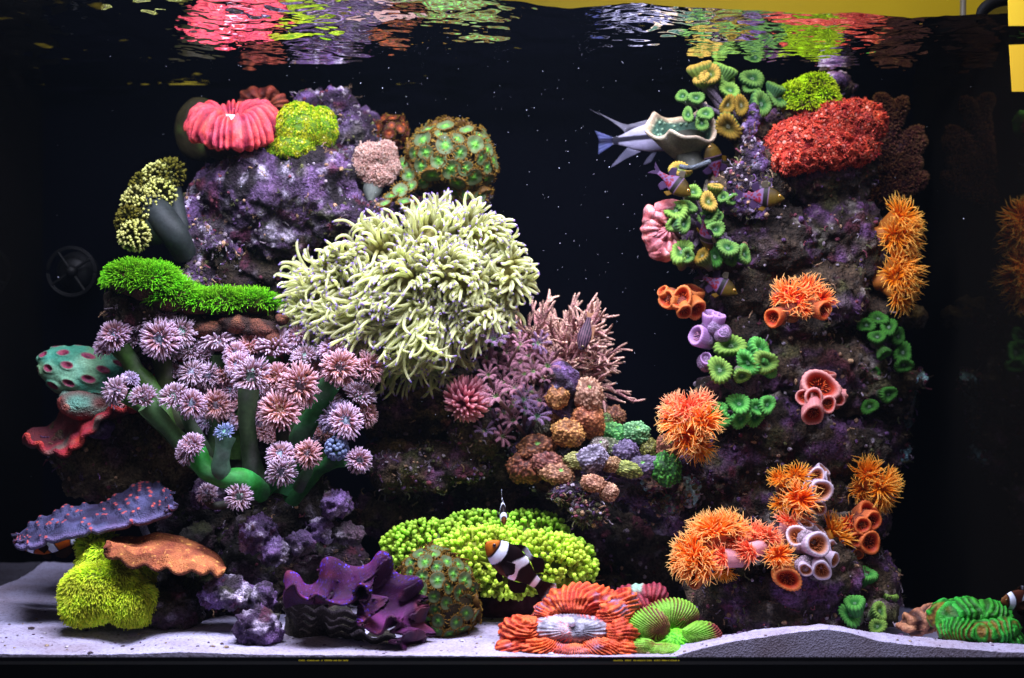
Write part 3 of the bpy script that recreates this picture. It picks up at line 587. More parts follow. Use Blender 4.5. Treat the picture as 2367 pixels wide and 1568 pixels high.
m.add(loc.reshape(-1, 3), np.vstack([q, q2]), None, cc.reshape(-1, 3)); part(root, 'fleshy_ring', m, MAT['brain'])
part(root, 'mouth', blob(P(532, 281, .33), (LN(40), LN(40), LN(18)), 3, 0.25, 3, 2, cfn=lambda u, v, d: mix(hx('d07088'), hx('f0e8f0'), sst(0, .3, fbm(v, 90, 2, 1)))), MAT['brain'])
part(root, 'underside', blob(P(540, 335, .37), (LN(75), LN(60), LN(45)), 4, 0.15, 2, 5, cfn=lambda u, v, d: np.tile(hx('3a2418'), (len(u), 1))), MAT['crust'])
# coral behind it
m = M()
for (x, y, rx, ry) in ((585, 222, 30, 20), (620, 218, 28, 18), (645, 238, 22, 22), (605, 240, 30, 22), (570, 235, 20, 18)):
    m.merge(folds(P(x, y, .45), (LN(rx, .4), LN(rx, .4), LN(ry, .4)), P(610, 250, .45), 14, 0.0018, lambda s, u, v: mix(hx('5a2418'), hx('a04a34'), sst(-.5, .8, s + fbm(v, 60, 2, 3))), 4, int(x), 0.25))
single('brain_coral', m, MAT['brain'], 'dull brick red folded coral half hidden behind the red ring coral', 'coral')
single('dome_coral', blob(P(462, 300, .52), (LN(58, .5), LN(40, .5), LN(75, .5)), 5, 0.06, 2, 8, cfn=lambda u, v, d: mix(hx('302a14'), hx('3f4a20'), sst(0, .4, fbm(v, 40, 2, 3)))), MAT['brain'], 'dim olive rounded coral in the shade behind the left edge of the red ring coral', 'coral')
# lime flower coral (many small daisy polyps)
def daisy(seed, c0, c1, cm, N=14):
    m = crown(N, 0.35, 0.5, 0.65, 0.13, 1.15, 0.3, c0, c1, c1, 0.7, 3, 3, 0.1, seed, 0.05)
    m.merge(revolve([(0, 0.16), (0.25, 0.12), (0.42, 0.02), (0.3, -0.5), (0.2, -1.6)], 8, [cm, cm, c0, c0 * 0.8, c0 * 0.6])); return m
def daisies(root, meshes, pts, nn, r, mat=None, jit=0.3, nmax=300):
    idx = np.argsort(pts[:, 1] if len(pts) > nmax else np.arange(len(pts)))
    rest = M(); n = 0
    for c_, i in enumerate(idx):
        n_ = nrm(nn[i] + rng.normal(0, jit, 3)); me = meshes[rng.integers(len(meshes))]; rr = r * rng.uniform(0.75, 1.25)
        if c_ < nmax: inst(root, 'polyp', me[1], None, pts[i], n_, rr)
        else: rest.merge(me[0], frame(n_, rng.uniform(0, 6)), pts[i], rr)
    if rest.n: part(root, 'small_polyps', rest, mat or MAT['tent'], kind='stuff')
def dlib(ms, mat): return [(m, lib('polyp', m, mat)) for m in ms]
DL = dlib([daisy(1, hx('6f8a14'), hx('b8d020'), hx('e8e850')), daisy(2, hx('5a8a20'), hx('90c020'), hx('d8e040')), daisy(3, hx('8a8a10'), hx('d8d830'), hx('f0f080'))], MAT['tent'])
root = thing('flower_coral', P(700, 378, .33), 'lime yellow flower coral with two lobes of tiny daisy polyps beside the red ring coral', 'coral')
m = M(); pt = []; nt_ = []
for (x, y, rx, ry, d, n_) in ((690, 295, 52, 58, .33, 190), (745, 300, 34, 52, .35, 110), (645, 345, 36, 24, .33, 50), (680, 340, 45, 36, .32, 60)):
    cen = P(x, y, d); rad = (LN(rx, d), LN(min(rx, ry), d) * .9, LN(ry, d))
    m.merge(blob(cen, rad, 4, 0.08, 2, x, cfn=lambda u, v, d_: np.tile(hx('5a7a18'), (len(u), 1))))
    a, b = on_ell(n_ * 2, cen, rad, lambda u, nn: (nn[:, 1] < 0.35) & (nn[:, 2] > -0.75), x); pt.append(a); nt_.append(b)
part(root, 'base', m, MAT['brain'], kind='stuff'); daisies(root, DL, np.vstack(pt), np.vstack(nt_), LN(8.5, .33))
part(root, 'foot', blob(P(705, 362, .32), (LN(16), LN(20), LN(18)), 3, 0.2, 3, 5, cfn=lambda u, v, d: np.tile(hx('a898b8'), (len(u), 1))), MAT['crust'])
# pink white pulsing coral on a stalk
PL = dlib([daisy(5, hx('a07a68'), hx('e0c4b8'), hx('c09080'), 18), daisy(6, hx('8f6a60'), hx('d8b4a8'), hx('b08078'), 16)], MAT['tent'])
root = thing('pompom_coral', P(858, 460, .34), 'pale pink fluffy coral on a short grey stalk left of the green button polyp dome', 'coral')
pt = []; nt_ = []
for (x, y, r, n_) in ((850, 360, 30, 60), (890, 355, 28, 55), (905, 385, 22, 40), (840, 385, 26, 50), (870, 405, 30, 50), (895, 405, 20, 30)):
    cen = P(x, y, .34); rad = (LN(r), LN(r) * .8, LN(r)); a, b = on_ell(n_ * 2, cen, rad, lambda u, nn: (nn[:, 1] < 0.3), x); pt.append(a); nt_.append(b)
daisies(root, PL, np.vstack(pt), np.vstack(nt_), LN(9, .33))
m = M()
for (x, y, r) in ((850, 360, 26), (890, 355, 24), (905, 385, 18), (840, 385, 22), (870, 405, 26)): m.merge(blob(P(x, y, .345), (LN(r),) * 3, 3, 0.1, 2, x, cfn=lambda u, v, d: np.tile(hx('8a6a60'), (len(u), 1))))
part(root, 'cap', m, MAT['soft'], kind='stuff')
part(root, 'stalk', tubes([spline([P(872, 400, .35), P(862, 435, .345), P(856, 466, .345)], 8)], [LN(1) * np.array([30, 27, 26, 25, 24, 20, 14, 6])], hx('6a7068'), 14), MAT['soft'])

# green button polyps: dome behind, ball in front
def zoas(name, label, cen_list, n, r, keep, libs, basec, group=None, extra=(), rootp=None, dd=.37, sk=True):
    root = thing(name, P(*(rootp or cen_list[0][:3])), label, 'coral', group)
    m = M(); placed = []
    for (x, y, d, rx, ry, rd, wgt) in cen_list:
        cen = P(x, y, d); rad = (LN(rx, d), LN(rd, d), LN(ry, d))
        m.merge(blob(cen, np.array(rad) * 0.96, 4, 0.05, 2, x, cfn=lambda u, v, d_: mix(basec, basec * 0.5, sst(-.3, .3, fbm(v, 60, 2, 1)))))
        a, b = on_ell(int(n * wgt), cen, rad, keep, x, 0.12)
        for p_, q_ in zip(a, b):
            if any(np.linalg.norm(p_ - s_) < LN(r, d) * 1.38 for s_ in placed): continue
            placed.append(p_); l = libs[rng.integers(len(libs))]; rr = LN(r, d) * rng.uniform(1.0, 1.5)
            inst(root, 'polyp', l[0], None, p_ + q_ * rr * 0.3, nrm(q_ + rng.normal(0, 0.22, 3)), rr, subs=[('skirt', l[1], None)])
    for (x, y, d, r2, nn) in extra:
        l = libs[rng.integers(len(libs))]; inst(root, 'polyp', l[0], None, P(x, y, d), dirv(*nn), LN(r2, d), subs=[('skirt', l[1], None)])
    part(root, 'mat', m, MAT['brain'], kind='stuff'); return root
zoas('button_polyps', 'dome of green eyed brown fringed button polyps at the top centre', [(1040, 370, .36, 96, 82, 90, 1), (1075, 410, .37, 62, 52, 70, .5)], 420, 22, lambda u, n: (n[:, 1] < 0.25) & (n[:, 2] > -0.8), ZO, hx('4a3a14'),
     extra=[(958, 345, .35, 24, (-.5, .5, .7)), (930, 380, .34, 24, (-.3, .3, .8)), (945, 405, .33, 24, (-.4, .2, .8)), (950, 430, .32, 22, (-.4, .5, .6)), (905, 452, .32, 22, (-.2, .8, .5)), (925, 440, .32, 25, (0, .4, .8)), (935, 465, .31, 22, (-.1, .8, .5)), (890, 470, .31, 18, (-.3, .8, .5)), (1008, 478, .30, 26, (0, .7, .6)), (970, 480, .31, 22, (-.2, .8, .5)), (1110, 455, .35, 20, (.3, 0, .9)), (1075, 450, .34, 19, (.1, -.1, .9)), (1035, 452, .34, 18, (0, .1, .9))])
zoas('button_polyps', 'small cluster of rusty red button polyps left of the green dome', [(905, 308, .42, 36, 36, 40, 1)], 90, 12, lambda u, n: (n[:, 1] < 0.2), ZO_OR, hx('3a1810'))
zoas('button_polyps', 'ball of green eyed brown button polyps standing on the front sand', [(1005, 1360, .16, 84, 84, 80, 1), (1030, 1395, .155, 74, 76, 74, .7), (990, 1400, .16, 66, 70, 66, .5)], 560, 19, lambda u, n: (n[:, 1] < 0.3) & (n[:, 2] > -0.85), ZO, hx('3a2c10'), rootp=(1012, 1475, .13))
rock([(930, 470, .37, 60, 40, 50), (1000, 470, .37, 80, 30, 50), (1080, 470, .38, 60, 20, 40), (880, 500, .38, 60, 40, 60)], 'purple', 'crusty purple rock carrying the green button polyp dome', 51, growth=0.2)

# dotted frogspawn on a forked grey trunk
def bulbs(N, pts, nn, length, rad, c0, c1, ctip, bulb=1.2, K=7, drift=(0, 0, 0), seg=5, wig=0.35, seed=0):
    g = np.random.default_rng(seed); p = pts; d = nrm(nn + g.normal(0, wig, nn.shape)); out = [p]
    for k in range(1, K):
        d = nrm(d + np.asarray(drift) * k / K + g.normal(0, 0.12, d.shape)); out.append(out[-1] + d * (length * g.uniform(0.8, 1.2, len(p)) / (K - 1))[:, None])
    t = np.linspace(0, 1, K); rr = rad * np.interp(t, [0, .6, .74, .9, 1], [1, .8, 1 + bulb * .9, 1 + bulb, .3])
    col = mix(mix(c0, c1, sst(0, .7, t)), ctip, sst(.66, .8, t))
    return np.stack(out, 1), np.broadcast_to(rr, (len(p), K)), col[None] * (1 + g.normal(0, .1, (len(p), 1, 1)))
root = thing('torch_coral', P(400, 560, .31), 'olive coral with pale yellow dotted tentacle tips hanging at the far left', 'coral')
part(root, 'trunk', tubes([spline([P(430, 590, .34), P(405, 545, .32), P(375, 505, .31), P(350, 480, .31)], 12), spline([P(430, 590, .34), P(418, 520, .33), P(405, 470, .32), P(395, 440, .31)], 12)], [[LN(30) * (1 + 0.3 * t) for t in np.linspace(0, 1, 12)], [LN(14) * (1 + .9 * t) for t in np.linspace(0, 1, 12)]], hx('2c3232'), 16), MAT['soft'], kind='stuff')
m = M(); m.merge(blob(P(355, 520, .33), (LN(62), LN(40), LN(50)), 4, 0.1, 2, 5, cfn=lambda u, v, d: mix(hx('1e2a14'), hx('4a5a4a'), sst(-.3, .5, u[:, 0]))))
part(root, 'flesh', m, MAT['soft'])
tp = []; 
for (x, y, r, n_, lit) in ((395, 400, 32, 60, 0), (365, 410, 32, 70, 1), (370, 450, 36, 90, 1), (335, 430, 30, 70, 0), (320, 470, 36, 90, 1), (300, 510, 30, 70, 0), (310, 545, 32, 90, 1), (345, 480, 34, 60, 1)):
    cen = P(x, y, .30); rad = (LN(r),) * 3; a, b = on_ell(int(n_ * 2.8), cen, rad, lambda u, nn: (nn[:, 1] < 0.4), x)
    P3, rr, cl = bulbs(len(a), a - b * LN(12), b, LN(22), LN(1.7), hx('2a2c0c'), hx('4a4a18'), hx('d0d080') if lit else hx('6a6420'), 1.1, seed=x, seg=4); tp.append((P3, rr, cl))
cat3 = [np.concatenate([t[k] for t in tp]) for k in range(3)]
def tent_parts(root, paths, radii, cols, nmax=300, seg=5, name='tentacle', mat='tent', key=None):
    """the nearest nmax tentacles one by one, the rest as one"""
    order = np.argsort(key if key is not None else paths[:, -1, 1]); near, far = order[:nmax], order[nmax:]
    for i in near: part(root, name, tubes(paths[i:i + 1], radii[i:i + 1], cols[i:i + 1], seg), MAT[mat])
    if len(far): part(root, 'small_tentacles', tubes(paths[far], radii[far], cols[far], seg), MAT[mat], kind='stuff')
tent_parts(root, *cat3, nmax=150, seg=5)

# green star polyp grass
def grass(root, ells, N, length, rad, c0, c1, c2, keep, drift=(0, 0, .3), seed=0, name='polyp_grass', K=5, frac=None):
    tot = sum(e[3] * e[4] for e in ells); ps = []; ns = []
    for (x, y, d, rx, ry, rd) in ells:
        a, b = on_ell(int(N * 2 * rx * ry / tot), P(x, y, d), (LN(rx, d), LN(rd, d), LN(ry, d)), keep, x, 1.0); ps.append(a); ns.append(b)
    p = np.vstack(ps); n = np.vstack(ns); g = np.random.default_rng(seed); dd = nrm(n + np.asarray(drift) + g.normal(0, .25, n.shape) + (1.1 if K == 4 else .5) * np.stack([vn(p, 30, 1), vn(p, 30, 2), vn(p, 30, 3)], -1)); out = [p]
    for k in range(1, K):
        dd = nrm(dd + g.normal(0, .15, dd.shape) + np.array([0, 0, -.06]) * k); out.append(out[-1] + dd * (length * g.uniform(.6, 1.3, len(p)) / (K - 1))[:, None])
    t = np.linspace(0, 1, K); col = mix(mix(c0, c1, sst(0, .6, t)), c2, sst(.6, 1, t))
    part(root, name, tubes(np.stack(out, 1), (rad * (1 - .4 * t))[None], col[None] * (1 + g.normal(0, .18, (len(p), 1, 1))), 3), MAT['tent'], kind='stuff')
root = thing('star_polyps', P(440, 740, .27), 'bright green grassy coral mat draped over the brown rock shelf', 'coral')
E = [(305, 650, .26, 52, 34, 60), (350, 660, .26, 60, 40, 60), (400, 690, .27, 52, 34, 60), (450, 705, .28, 55, 26, 50), (510, 705, .29, 60, 26, 50), (575, 705, .30, 58, 24, 50), (615, 712, .31, 24, 18, 40)]
m = M()
for e in E: m.merge(blob(P(*e[:3]), (LN(e[3]), LN(e[5]), LN(e[4])), 4, .1, 2, e[0], cfn=lambda u, v, d: mix(hx('3a2a10'), hx('5a3a28'), sst(-.3, .3, fbm(v, 50, 2, 2)))))
part(root, 'mat', m, MAT['crust'], kind='stuff')
grass(root, E, 6500, LN(24), LN(1.25), hx('34500a'), hx('549612'), hx('8ad828'), lambda u, n: (n[:, 2] > -0.35) & (n[:, 1] < 0.6), seed=3)
# fleshy brown rim below
m = M()
for i, (x, y, rx, ry) in enumerate(((480, 760, 46, 20), (545, 750, 40, 22), (600, 760, 42, 22), (630, 790, 20, 26), (650, 740, 16, 14))):
    m.merge(folds(P(x, y, .27), (LN(rx), LN(26), LN(ry)), P(560, 700, .3), 12, .0012, lambda s, u, v: mix(hx('2a140c'), hx('5a3020'), sst(-.5, .6, s + fbm(v, 40, 2, 4))), 4, x, .25))
single('leather_coral', m, MAT['crust'], 'brown fleshy crust coral along the underside of the green grass mat', 'coral')
m = M()
for (x, y, rx, ry) in ((470, 830, 60, 40), (540, 860, 50, 30), (620, 850, 40, 40), (360, 900, 36, 34), (430, 880, 44, 34)):
    m.merge(blob(P(x, y, .30), (LN(rx), LN(36), LN(ry)), 5, .16, 3, x, cfn=lambda u, v, d: mix(mix(hx('5a1420'), hx('a02838'), sst(-.2, .4, fbm(v, 70, 2, 9))), hx('4a8a20'), .8 * sst(.45, .6, vn(v, 110, 4))), dfn=lambda u: .05 * fbm(u, 12, 2, 4)))
single('encrusting_coral', m, MAT['stony'], 'crimson crust coral dotted green behind the branching flower coral', 'coral')

# spotted chalice coral on the far left
spots = nrm(fib(46, 2)); 
def chal(u, v, d):
    c = mix(hx('3f8a70'), hx('84bc98'), sst(-.3, .5, fbm(v, 30, 3, 2))); c = mix(c, hx('7a8a50'), .5 * sst(.1, .6, vn(v, 22, 7)))
    dd = np.min(np.linalg.norm(u[:, None, :] - spots[None], axis=2), axis=1)
    c = mix(c, hx('8a3050'), sst(.15, .115, dd)); return mix(c, hx('45102a'), sst(.07, .03, dd))
def chd(u):
    dd = np.min(np.linalg.norm(u[:, None, :] - spots[None], axis=2), axis=1); return .05 * np.exp(-((dd - .14) / .045) ** 2) - .05 * sst(.1, .02, dd)
root = thing('chalice_coral', P(190, 930, .32), 'teal chalice coral with maroon eyes at the far left edge of the reef', 'coral')
part(root, 'plate', blob(P(205, 868, .33), (LN(125), LN(80), LN(62)), 6, .09, 1.5, 4, cfn=chal, dfn=chd, Rm=frame(nrm([0.28, -.3, 1]))), MAT['brain'])
single('crust_coral', blob(P(222, 930, .31), (LN(90), LN(60), LN(42)), 6, .12, 2, 14, cfn=lambda u, v, d: mix(mix(hx('6a3a3a'), hx('5a8a78'), sst(-.2, .3, fbm(v, 28, 2, 3))), hx('a03a38'), .6 * sst(.1, .4, vn(v, 60, 8))), dfn=lambda u: .04 * sst(.35, .05, worley(u, 9, 2)[0]), Rm=frame(nrm([.3, -.4, 1]))), MAT['stony'], 'warty grey green crust coral between the teal chalice and the red plate', 'coral')
# generic wavy plate: rim polygons front and back
def sheet(front, back, df, db, nu, nv, zf_, cf, thick=0.004):
    fr = np.array(front, float); bk = np.array(back, float)
    def rs(a):
        L_ = np.concatenate([[0], np.cumsum(np.linalg.norm(np.diff(a, axis=0), axis=1))]); L_ /= L_[-1]; s = spline(a, 6 * len(a)); t = np.linspace(0, 1, len(s)); tt_ = np.linspace(0, 1, nu)
        return np.stack([np.interp(tt_, t, s[:, 0]), np.interp(tt_, t, s[:, 1])], 1)
    a, b = rs(fr), rs(bk); u = np.linspace(0, 1, nu)[:, None]; v = np.linspace(0, 1, nv)[None, :]
    x = a[:, :1] * (1 - v) + b[:, :1] * v; y = a[:, 1:] * (1 - v) + b[:, 1:] * v; d = df * (1 - v) + db * v + 0 * u
    k = S * (DC + d) / DC; W = np.stack([(x - CX) * k, d, (HZ - y) * k + HH], -1)
    du = np.gradient(W, axis=0); dv = np.gradient(W, axis=1); n = nrm(np.cross(du, dv)); n = n * np.sign(n[..., 2:3] + 1e-6)
    W = W + n * zf_(u, v, W)[..., None]
    du = np.gradient(W, axis=0); dv = np.gradient(W, axis=1); n = nrm(np.cross(du, dv)); n = n * np.sign(n[..., 2:3] + 1e-6)
    col = cf(u + 0 * v, v + 0 * u, W); B = W - n * thick; q = grid(nu, nv); m = M(); N0 = nu * nv
    idx = np.arange(N0).reshape(nu, nv); rim = np.concatenate([idx[:, 0], idx[-1, 1:], idx[-2::-1, -1], idx[0, -2:0:-1]]); r2 = np.roll(rim, -1)
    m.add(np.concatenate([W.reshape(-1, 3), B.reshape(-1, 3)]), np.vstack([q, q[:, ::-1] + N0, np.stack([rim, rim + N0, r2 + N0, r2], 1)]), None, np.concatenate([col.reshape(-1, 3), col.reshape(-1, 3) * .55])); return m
m = sheet([(58, 1000), (85, 1020), (120, 1040), (155, 1042), (185, 1015), (215, 980), (250, 945), (290, 935), (310, 930)], [(62, 992), (95, 990), (115, 985), (135, 950), (150, 920), (180, 910), (220, 905), (270, 905), (312, 915)], .24, .34, 160, 40,
          lambda u, v, W: .004 * fbm(W, 60, 2, 3) + .0035 * np.sin(u * 50) * (1 - v) ** 2 - .012 * np.sin(np.pi * v), lambda u, v, W: mix(mix(hx('a02428'), hx('5a2028'), sst(.1, .6, v)), hx('3a5a50'), .7 * sst(.25, .5, fbm(W, 30, 2, 5) + .3 * v)), .007)
single('frilled_plate_coral', m, MAT['stony'], 'red edged frilly plate coral jutting out at the far left', 'coral')
rock([(225, 1000, .28, 34, 12, 20), (245, 985, .28, 20, 14, 20)], 'violet', 'small tan and violet crumb of rock under the red frilled plate', 55, mat='crust', group='coralline rubble pieces under the branching flower coral', vox=.0025, a1=.004, a2=.003, growth=.5)

# purple plate with red dots, orange plate
sp_uv = rng.uniform(0, 1, (90, 2))
def pz(u, v, W):
    dd = np.min(np.hypot((u[..., None] - sp_uv[:, 0]) * 360, (v[..., None] - sp_uv[:, 1]) * 90), axis=-1); return .0045 * sst(11, 2, dd) + .003 * fbm(W, 45, 2, 5) - .004 * sst(.15, 0, v)
def pc(u, v, W):
    dd = np.min(np.hypot((u[..., None] - sp_uv[:, 0]) * 360, (v[..., None] - sp_uv[:, 1]) * 90), axis=-1)
    c = mix(hx('2c2644'), hx('4a4a70'), sst(-.3, .4, fbm(W, 40, 2, 6))); c = mix(c, hx('7a6a9a'), .6 * sst(.12, 0, v)); return mix(c, hx('b84c48'), sst(3.6, 1.6, dd))
m = sheet([(38, 1248), (60, 1256), (100, 1250), (150, 1232), (210, 1222), (280, 1208), (340, 1195), (385, 1180), (400, 1160)], [(40, 1240), (58, 1222), (100, 1196), (150, 1175), (200, 1168), (250, 1158), (310, 1122), (370, 1118), (398, 1140)], .14, .24, 220, 64, pz, pc, .006)
root = thing('plate_coral', P(250, 1230, .2), 'blue violet plate coral with red dots pointing left above the yellow carpet anemone', 'coral'); part(root, 'plate', m, MAT['stony'])
part(root, 'stem', tubes([spline([P(325, 1180, .2), P(330, 1215, .22), P(345, 1250, .26)], 6)], LN(9), hx('8a8aa0'), 8), MAT['crust'])
m = sheet([(244, 1258), (262, 1272), (300, 1290), (345, 1298), (385, 1300), (430, 1312), (470, 1312), (500, 1318), (520, 1322)], [(246, 1250), (275, 1240), (320, 1238), (360, 1228), (400, 1232), (440, 1244), (480, 1266), (510, 1292), (520, 1310)], .09, .19, 200, 56,
          lambda u, v, W: .0045 * np.sin(26 * v + 6 * fbm(W, 10, 2, 3)) * (1 - .4 * v) * .5 + .003 * fbm(W, 50, 2, 4) + .0035 * np.sin(u * 40) * (1 - v) ** 3 - .004 * sst(.2, 0, v),
          lambda u, v, W: mix(mix(hx('6a3018'), hx('b0643c'), sst(-.4, .5, fbm(W, 35, 3, 2))), hx('e09a50'), .8 * sst(.5, .75, vn(W, 260, 3))), .0045)
single('orange_plate_coral', m, MAT['stony'], 'flat orange brown plate coral spread above the rubble at the lower left', 'coral')

# yellow carpet anemone
def lobes_root(name, label, cat='coral', loc=None): return thing(name, loc, label, cat)
root = thing('carpet_anemone', P(250, 1440, .2), 'fluffy yellow green carpet anemone folded down onto the sand at the lower left', 'anemone')
E = [(225, 1262, .2, 42, 34, 30), (280, 1325, .18, 74, 58, 46), (215, 1372, .12, 68, 62, 56), (300, 1388, .13, 54, 50, 50), (238, 1305, .16, 56, 46, 40), (186, 1398, .11, 38, 40, 40), (328, 1400, .14, 34, 36, 40), (255, 1350, .13, 66, 46, 46)]
m = M()
for e in E: m.merge(blob(P(*e[:3]), (LN(e[3]), LN(e[5]), LN(e[4])), 4, .08, 2, e[0], cfn=lambda u, v, d: np.tile(hx('98a818'), (len(u), 1))))
part(root, 'mantle', m, MAT['soft'], kind='stuff')
grass(root, E, 9500, LN(15), LN(1.5), hx('b8cc50'), hx('d8ec38'), hx('f0ff58'), lambda u, n: (n[:, 1] < 0.5), drift=(-.2, -.2, -.5), seed=8, name='tentacle_fringe', K=4)

# =================== branching flower coral ===================
root = thing('branching_flower_coral', P(600, 1150, .22), 'branching coral with green trunks and lilac pink daisy heads at the left centre', 'coral')
G1, G2 = hx('34943c'), hx('3a5a22')
BR = [([(602, 1140, .20), (560, 1110, .17), (510, 1105, .16), (475, 1085, .16), (450, 1045, .16)], 24, G1), ([(510, 1100, .16), (512, 1060, .15), (520, 1008, .15)], 20, hx('50705a')),
      ([(605, 1140, .21), (585, 1080, .2), (572, 990, .19), (575, 900, .19)], 22, hx('3a4a30')), ([(650, 1100, .22), (655, 1030, .21), (650, 960, .2)], 17, hx('3a3a2c')),
      ([(500, 1100, .22), (440, 1050, .21), (385, 985, .2), (335, 935, .19)], 21, hx('4a6a40')), ([(440, 1050, .22), (350, 960, .22), (290, 915, .21)], 16, G2),
      ([(395, 1000, .24), (350, 900, .25), (310, 850, .26), (280, 805, .26)], 22, G2), ([(420, 1000, .25), (385, 900, .26), (372, 800, .26)], 24, hx('2c3414')),
      ([(650, 1140, .23), (690, 1020, .23), (740, 930, .22), (775, 870, .21)], 24, hx('34703c')), ([(680, 1000, .25), (700, 930, .25), (690, 890, .24)], 18, G2),
      ([(670, 1160, .23), (720, 1100, .22), (760, 1070, .21), (800, 1058, .2)], 17, hx('2f6a34')), ([(740, 1080, .22), (775, 1020, .22), (800, 980, .21)], 15, G2),
      ([(500, 1050, .26), (495, 920, .27), (505, 820, .27)], 17, hx('3f5a34')), ([(480, 1060, .24), (440, 980, .23), (425, 930, .22)], 17, hx('3a4a34')), ([(540, 1060, .27), (560, 950, .27), (600, 860, .27), (640, 820, .27)], 16, G2),
      ([(560, 1120, .28), (520, 1000, .28), (490, 950, .27)], 16, hx('24301c')), ([(600, 1140, .24), (650, 1100, .2), (650, 1075, .17)], 16, G1), ([(690, 1130, .2), (715, 1080, .18), (712, 1055, .17)], 12, hx('305030')), ([(600, 1150, .2), (560, 1160, .17)], 12, hx('4a4a40')), ([(600, 1150, .2), (500, 1170, .2), (478, 1150, .18)], 10, hx('4a4a40'))]
for (pts, r, c_) in BR:
    K = 16; pth = spline([P(*p_) for p_ in pts], K); t = np.linspace(0, 1, K)
    cl = c_[None] * (1 + .25 * vn(pth * 1.0, 25, 2))[:, None]
    mm_ = tubes([pth], [LN(r) * (1.1 - .25 * t + .06 * np.sin(9 * t) + .25 * sst(.8, 1, t))], cl[None], 20)
    v_ = mm_.v[0]; mm_.v[0] = v_ + 0.0022 * np.stack([vn(v_, 60, 1), vn(v_, 60, 2), vn(v_, 60, 3)], -1); mm_.c[0] = mix(mm_.c[0], hx('6a5a6a'), .4 * sst(0, .6, fbm(v_, 40, 2, 9)))
    part(root, 'branch', mm_, MAT['soft'])
PO = [(268, 778, 46, .25, 0, (-.3, .5, .8)), (350, 748, 46, .27, 0, (0, .9, .5)), (372, 785, 50, .24, 0, (-.1, .1, 1)), (418, 768, 44, .25, 1, (.5, .4, .8)), (505, 792, 42, .27, 1, (0, 1, .3)), (545, 822, 44, .25, 0, (-.1, .8, .6)),
      (582, 870, 54, .20, 2, (0, .2, .95)), (550, 845, 44, .22, 0, (-.4, .6, .7)), (636, 800, 50, .27, 3, (.1, .9, .5)), (445, 862, 42, .25, 3, (-.2, .5, .8)), (480, 870, 36, .26, 1, (.3, .2, .9)), (640, 875, 42, .24, 3, (-.3, .4, .8)),
      (705, 825, 48, .25, 1, (-.2, .9, .5)), (770, 815, 44, .24, 0, (.1, .9, .5)), (785, 852, 56, .20, 1, (.1, .2, .95)), (852, 850, 46, .23, 1, (.8, .3, .6)), (692, 892, 50, .19, 1, (.2, 0, 1)), (272, 905, 46, .20, 2, (-.6, .4, .7)), (332, 920, 40, .17, 2, (0, .7, .7)),
      (403, 918, 38, .19, 2, (-.2, .7, .7)), (442, 935, 44, .19, 0, (.3, .3, .9)), (500, 938, 46, .24, 1, (0, .1, 1)), (610, 955, 42, .2, 0, (-.5, .3, .8)), (648, 950, 52, .18, 3, (0, .4, .9)), (830, 915, 44, .23, 3, (.5, .8, .4)), (845, 955, 40, .24, 1, (.9, .2, .3)),
      (800, 975, 52, .19, 0, (.1, .3, .9)), (775, 965, 40, .21, 2, (-.6, .4, .6)), (445, 1032, 38, .15, 2, (-.3, .6, .7)), (432, 1045, 30, .15, 2, (-.5, .1, .9)), (648, 1052, 42, .16, 0, (-.1, .6, .7)), (650, 1090, 42, .15, 2, (0, -.1, 1)), (712, 1050, 34, .16, 1, (0, .3, .9)),
      (828, 1065, 32, .19, 0, (.3, .2, .9)), (552, 1150, 36, .15, 1, (.1, .2, .9)), (480, 1142, 30, .19, 2, (-.2, .5, .8)), (300, 880, 30, .22, 2, (.2, .8, .4))]
PO += [(x_, y_, 38, .27, int(rng.integers(4)), (rng.uniform(-.4, .4), .7, .6)) for x_, y_ in ((470, 820), (520, 860), (610, 835), (670, 800), (740, 860), (565, 930), (730, 930), (690, 950), (400, 860), (530, 905), (750, 1000), (820, 880), (250, 800), (300, 790), (600, 910), (470, 915), (700, 990), (380, 735), (660, 905), (620, 1000), (580, 800), (445, 810), (520, 940), (725, 870), (400, 820), (760, 930), (815, 835), (690, 780), (560, 960), (370, 915), (730, 1010), (640, 1010), (300, 925), (480, 975))]
for (x, y, r, d, k, n) in PO:
    a, b = FL[k if rng.random() < .6 else int(rng.choice([0, 4, 5]))]; inst(root, 'head', a, None, P(x, y, d), dirv(*n), LN(r, d) * 1.08 * rng.uniform(.72, 1.02) * np.array([rng.uniform(.9, 1.12), rng.uniform(.85, 1.1), rng.uniform(.8, 1.5)]), subs=[('tentacles', b, None)])
a, b = FL_S; inst(root, 'head', a, None, P(520, 1000, .15), dirv(0, .8, .6), LN(28, .15), subs=[('tentacles', b, None)])
m = M()
for p_, n_ in zip(*on_ell(70, P(778, 1037, .19), (LN(24),) * 3, lambda u, n: n[:, 1] < .4, 3)): m.merge(blob(p_, (LN(5.2),) * 3, 2, 0, cfn=lambda u, v, d: np.tile(hx('8c98c0'), (len(u), 1))))
part(root, 'beaded_head', m, MAT['soft'], kind='stuff')
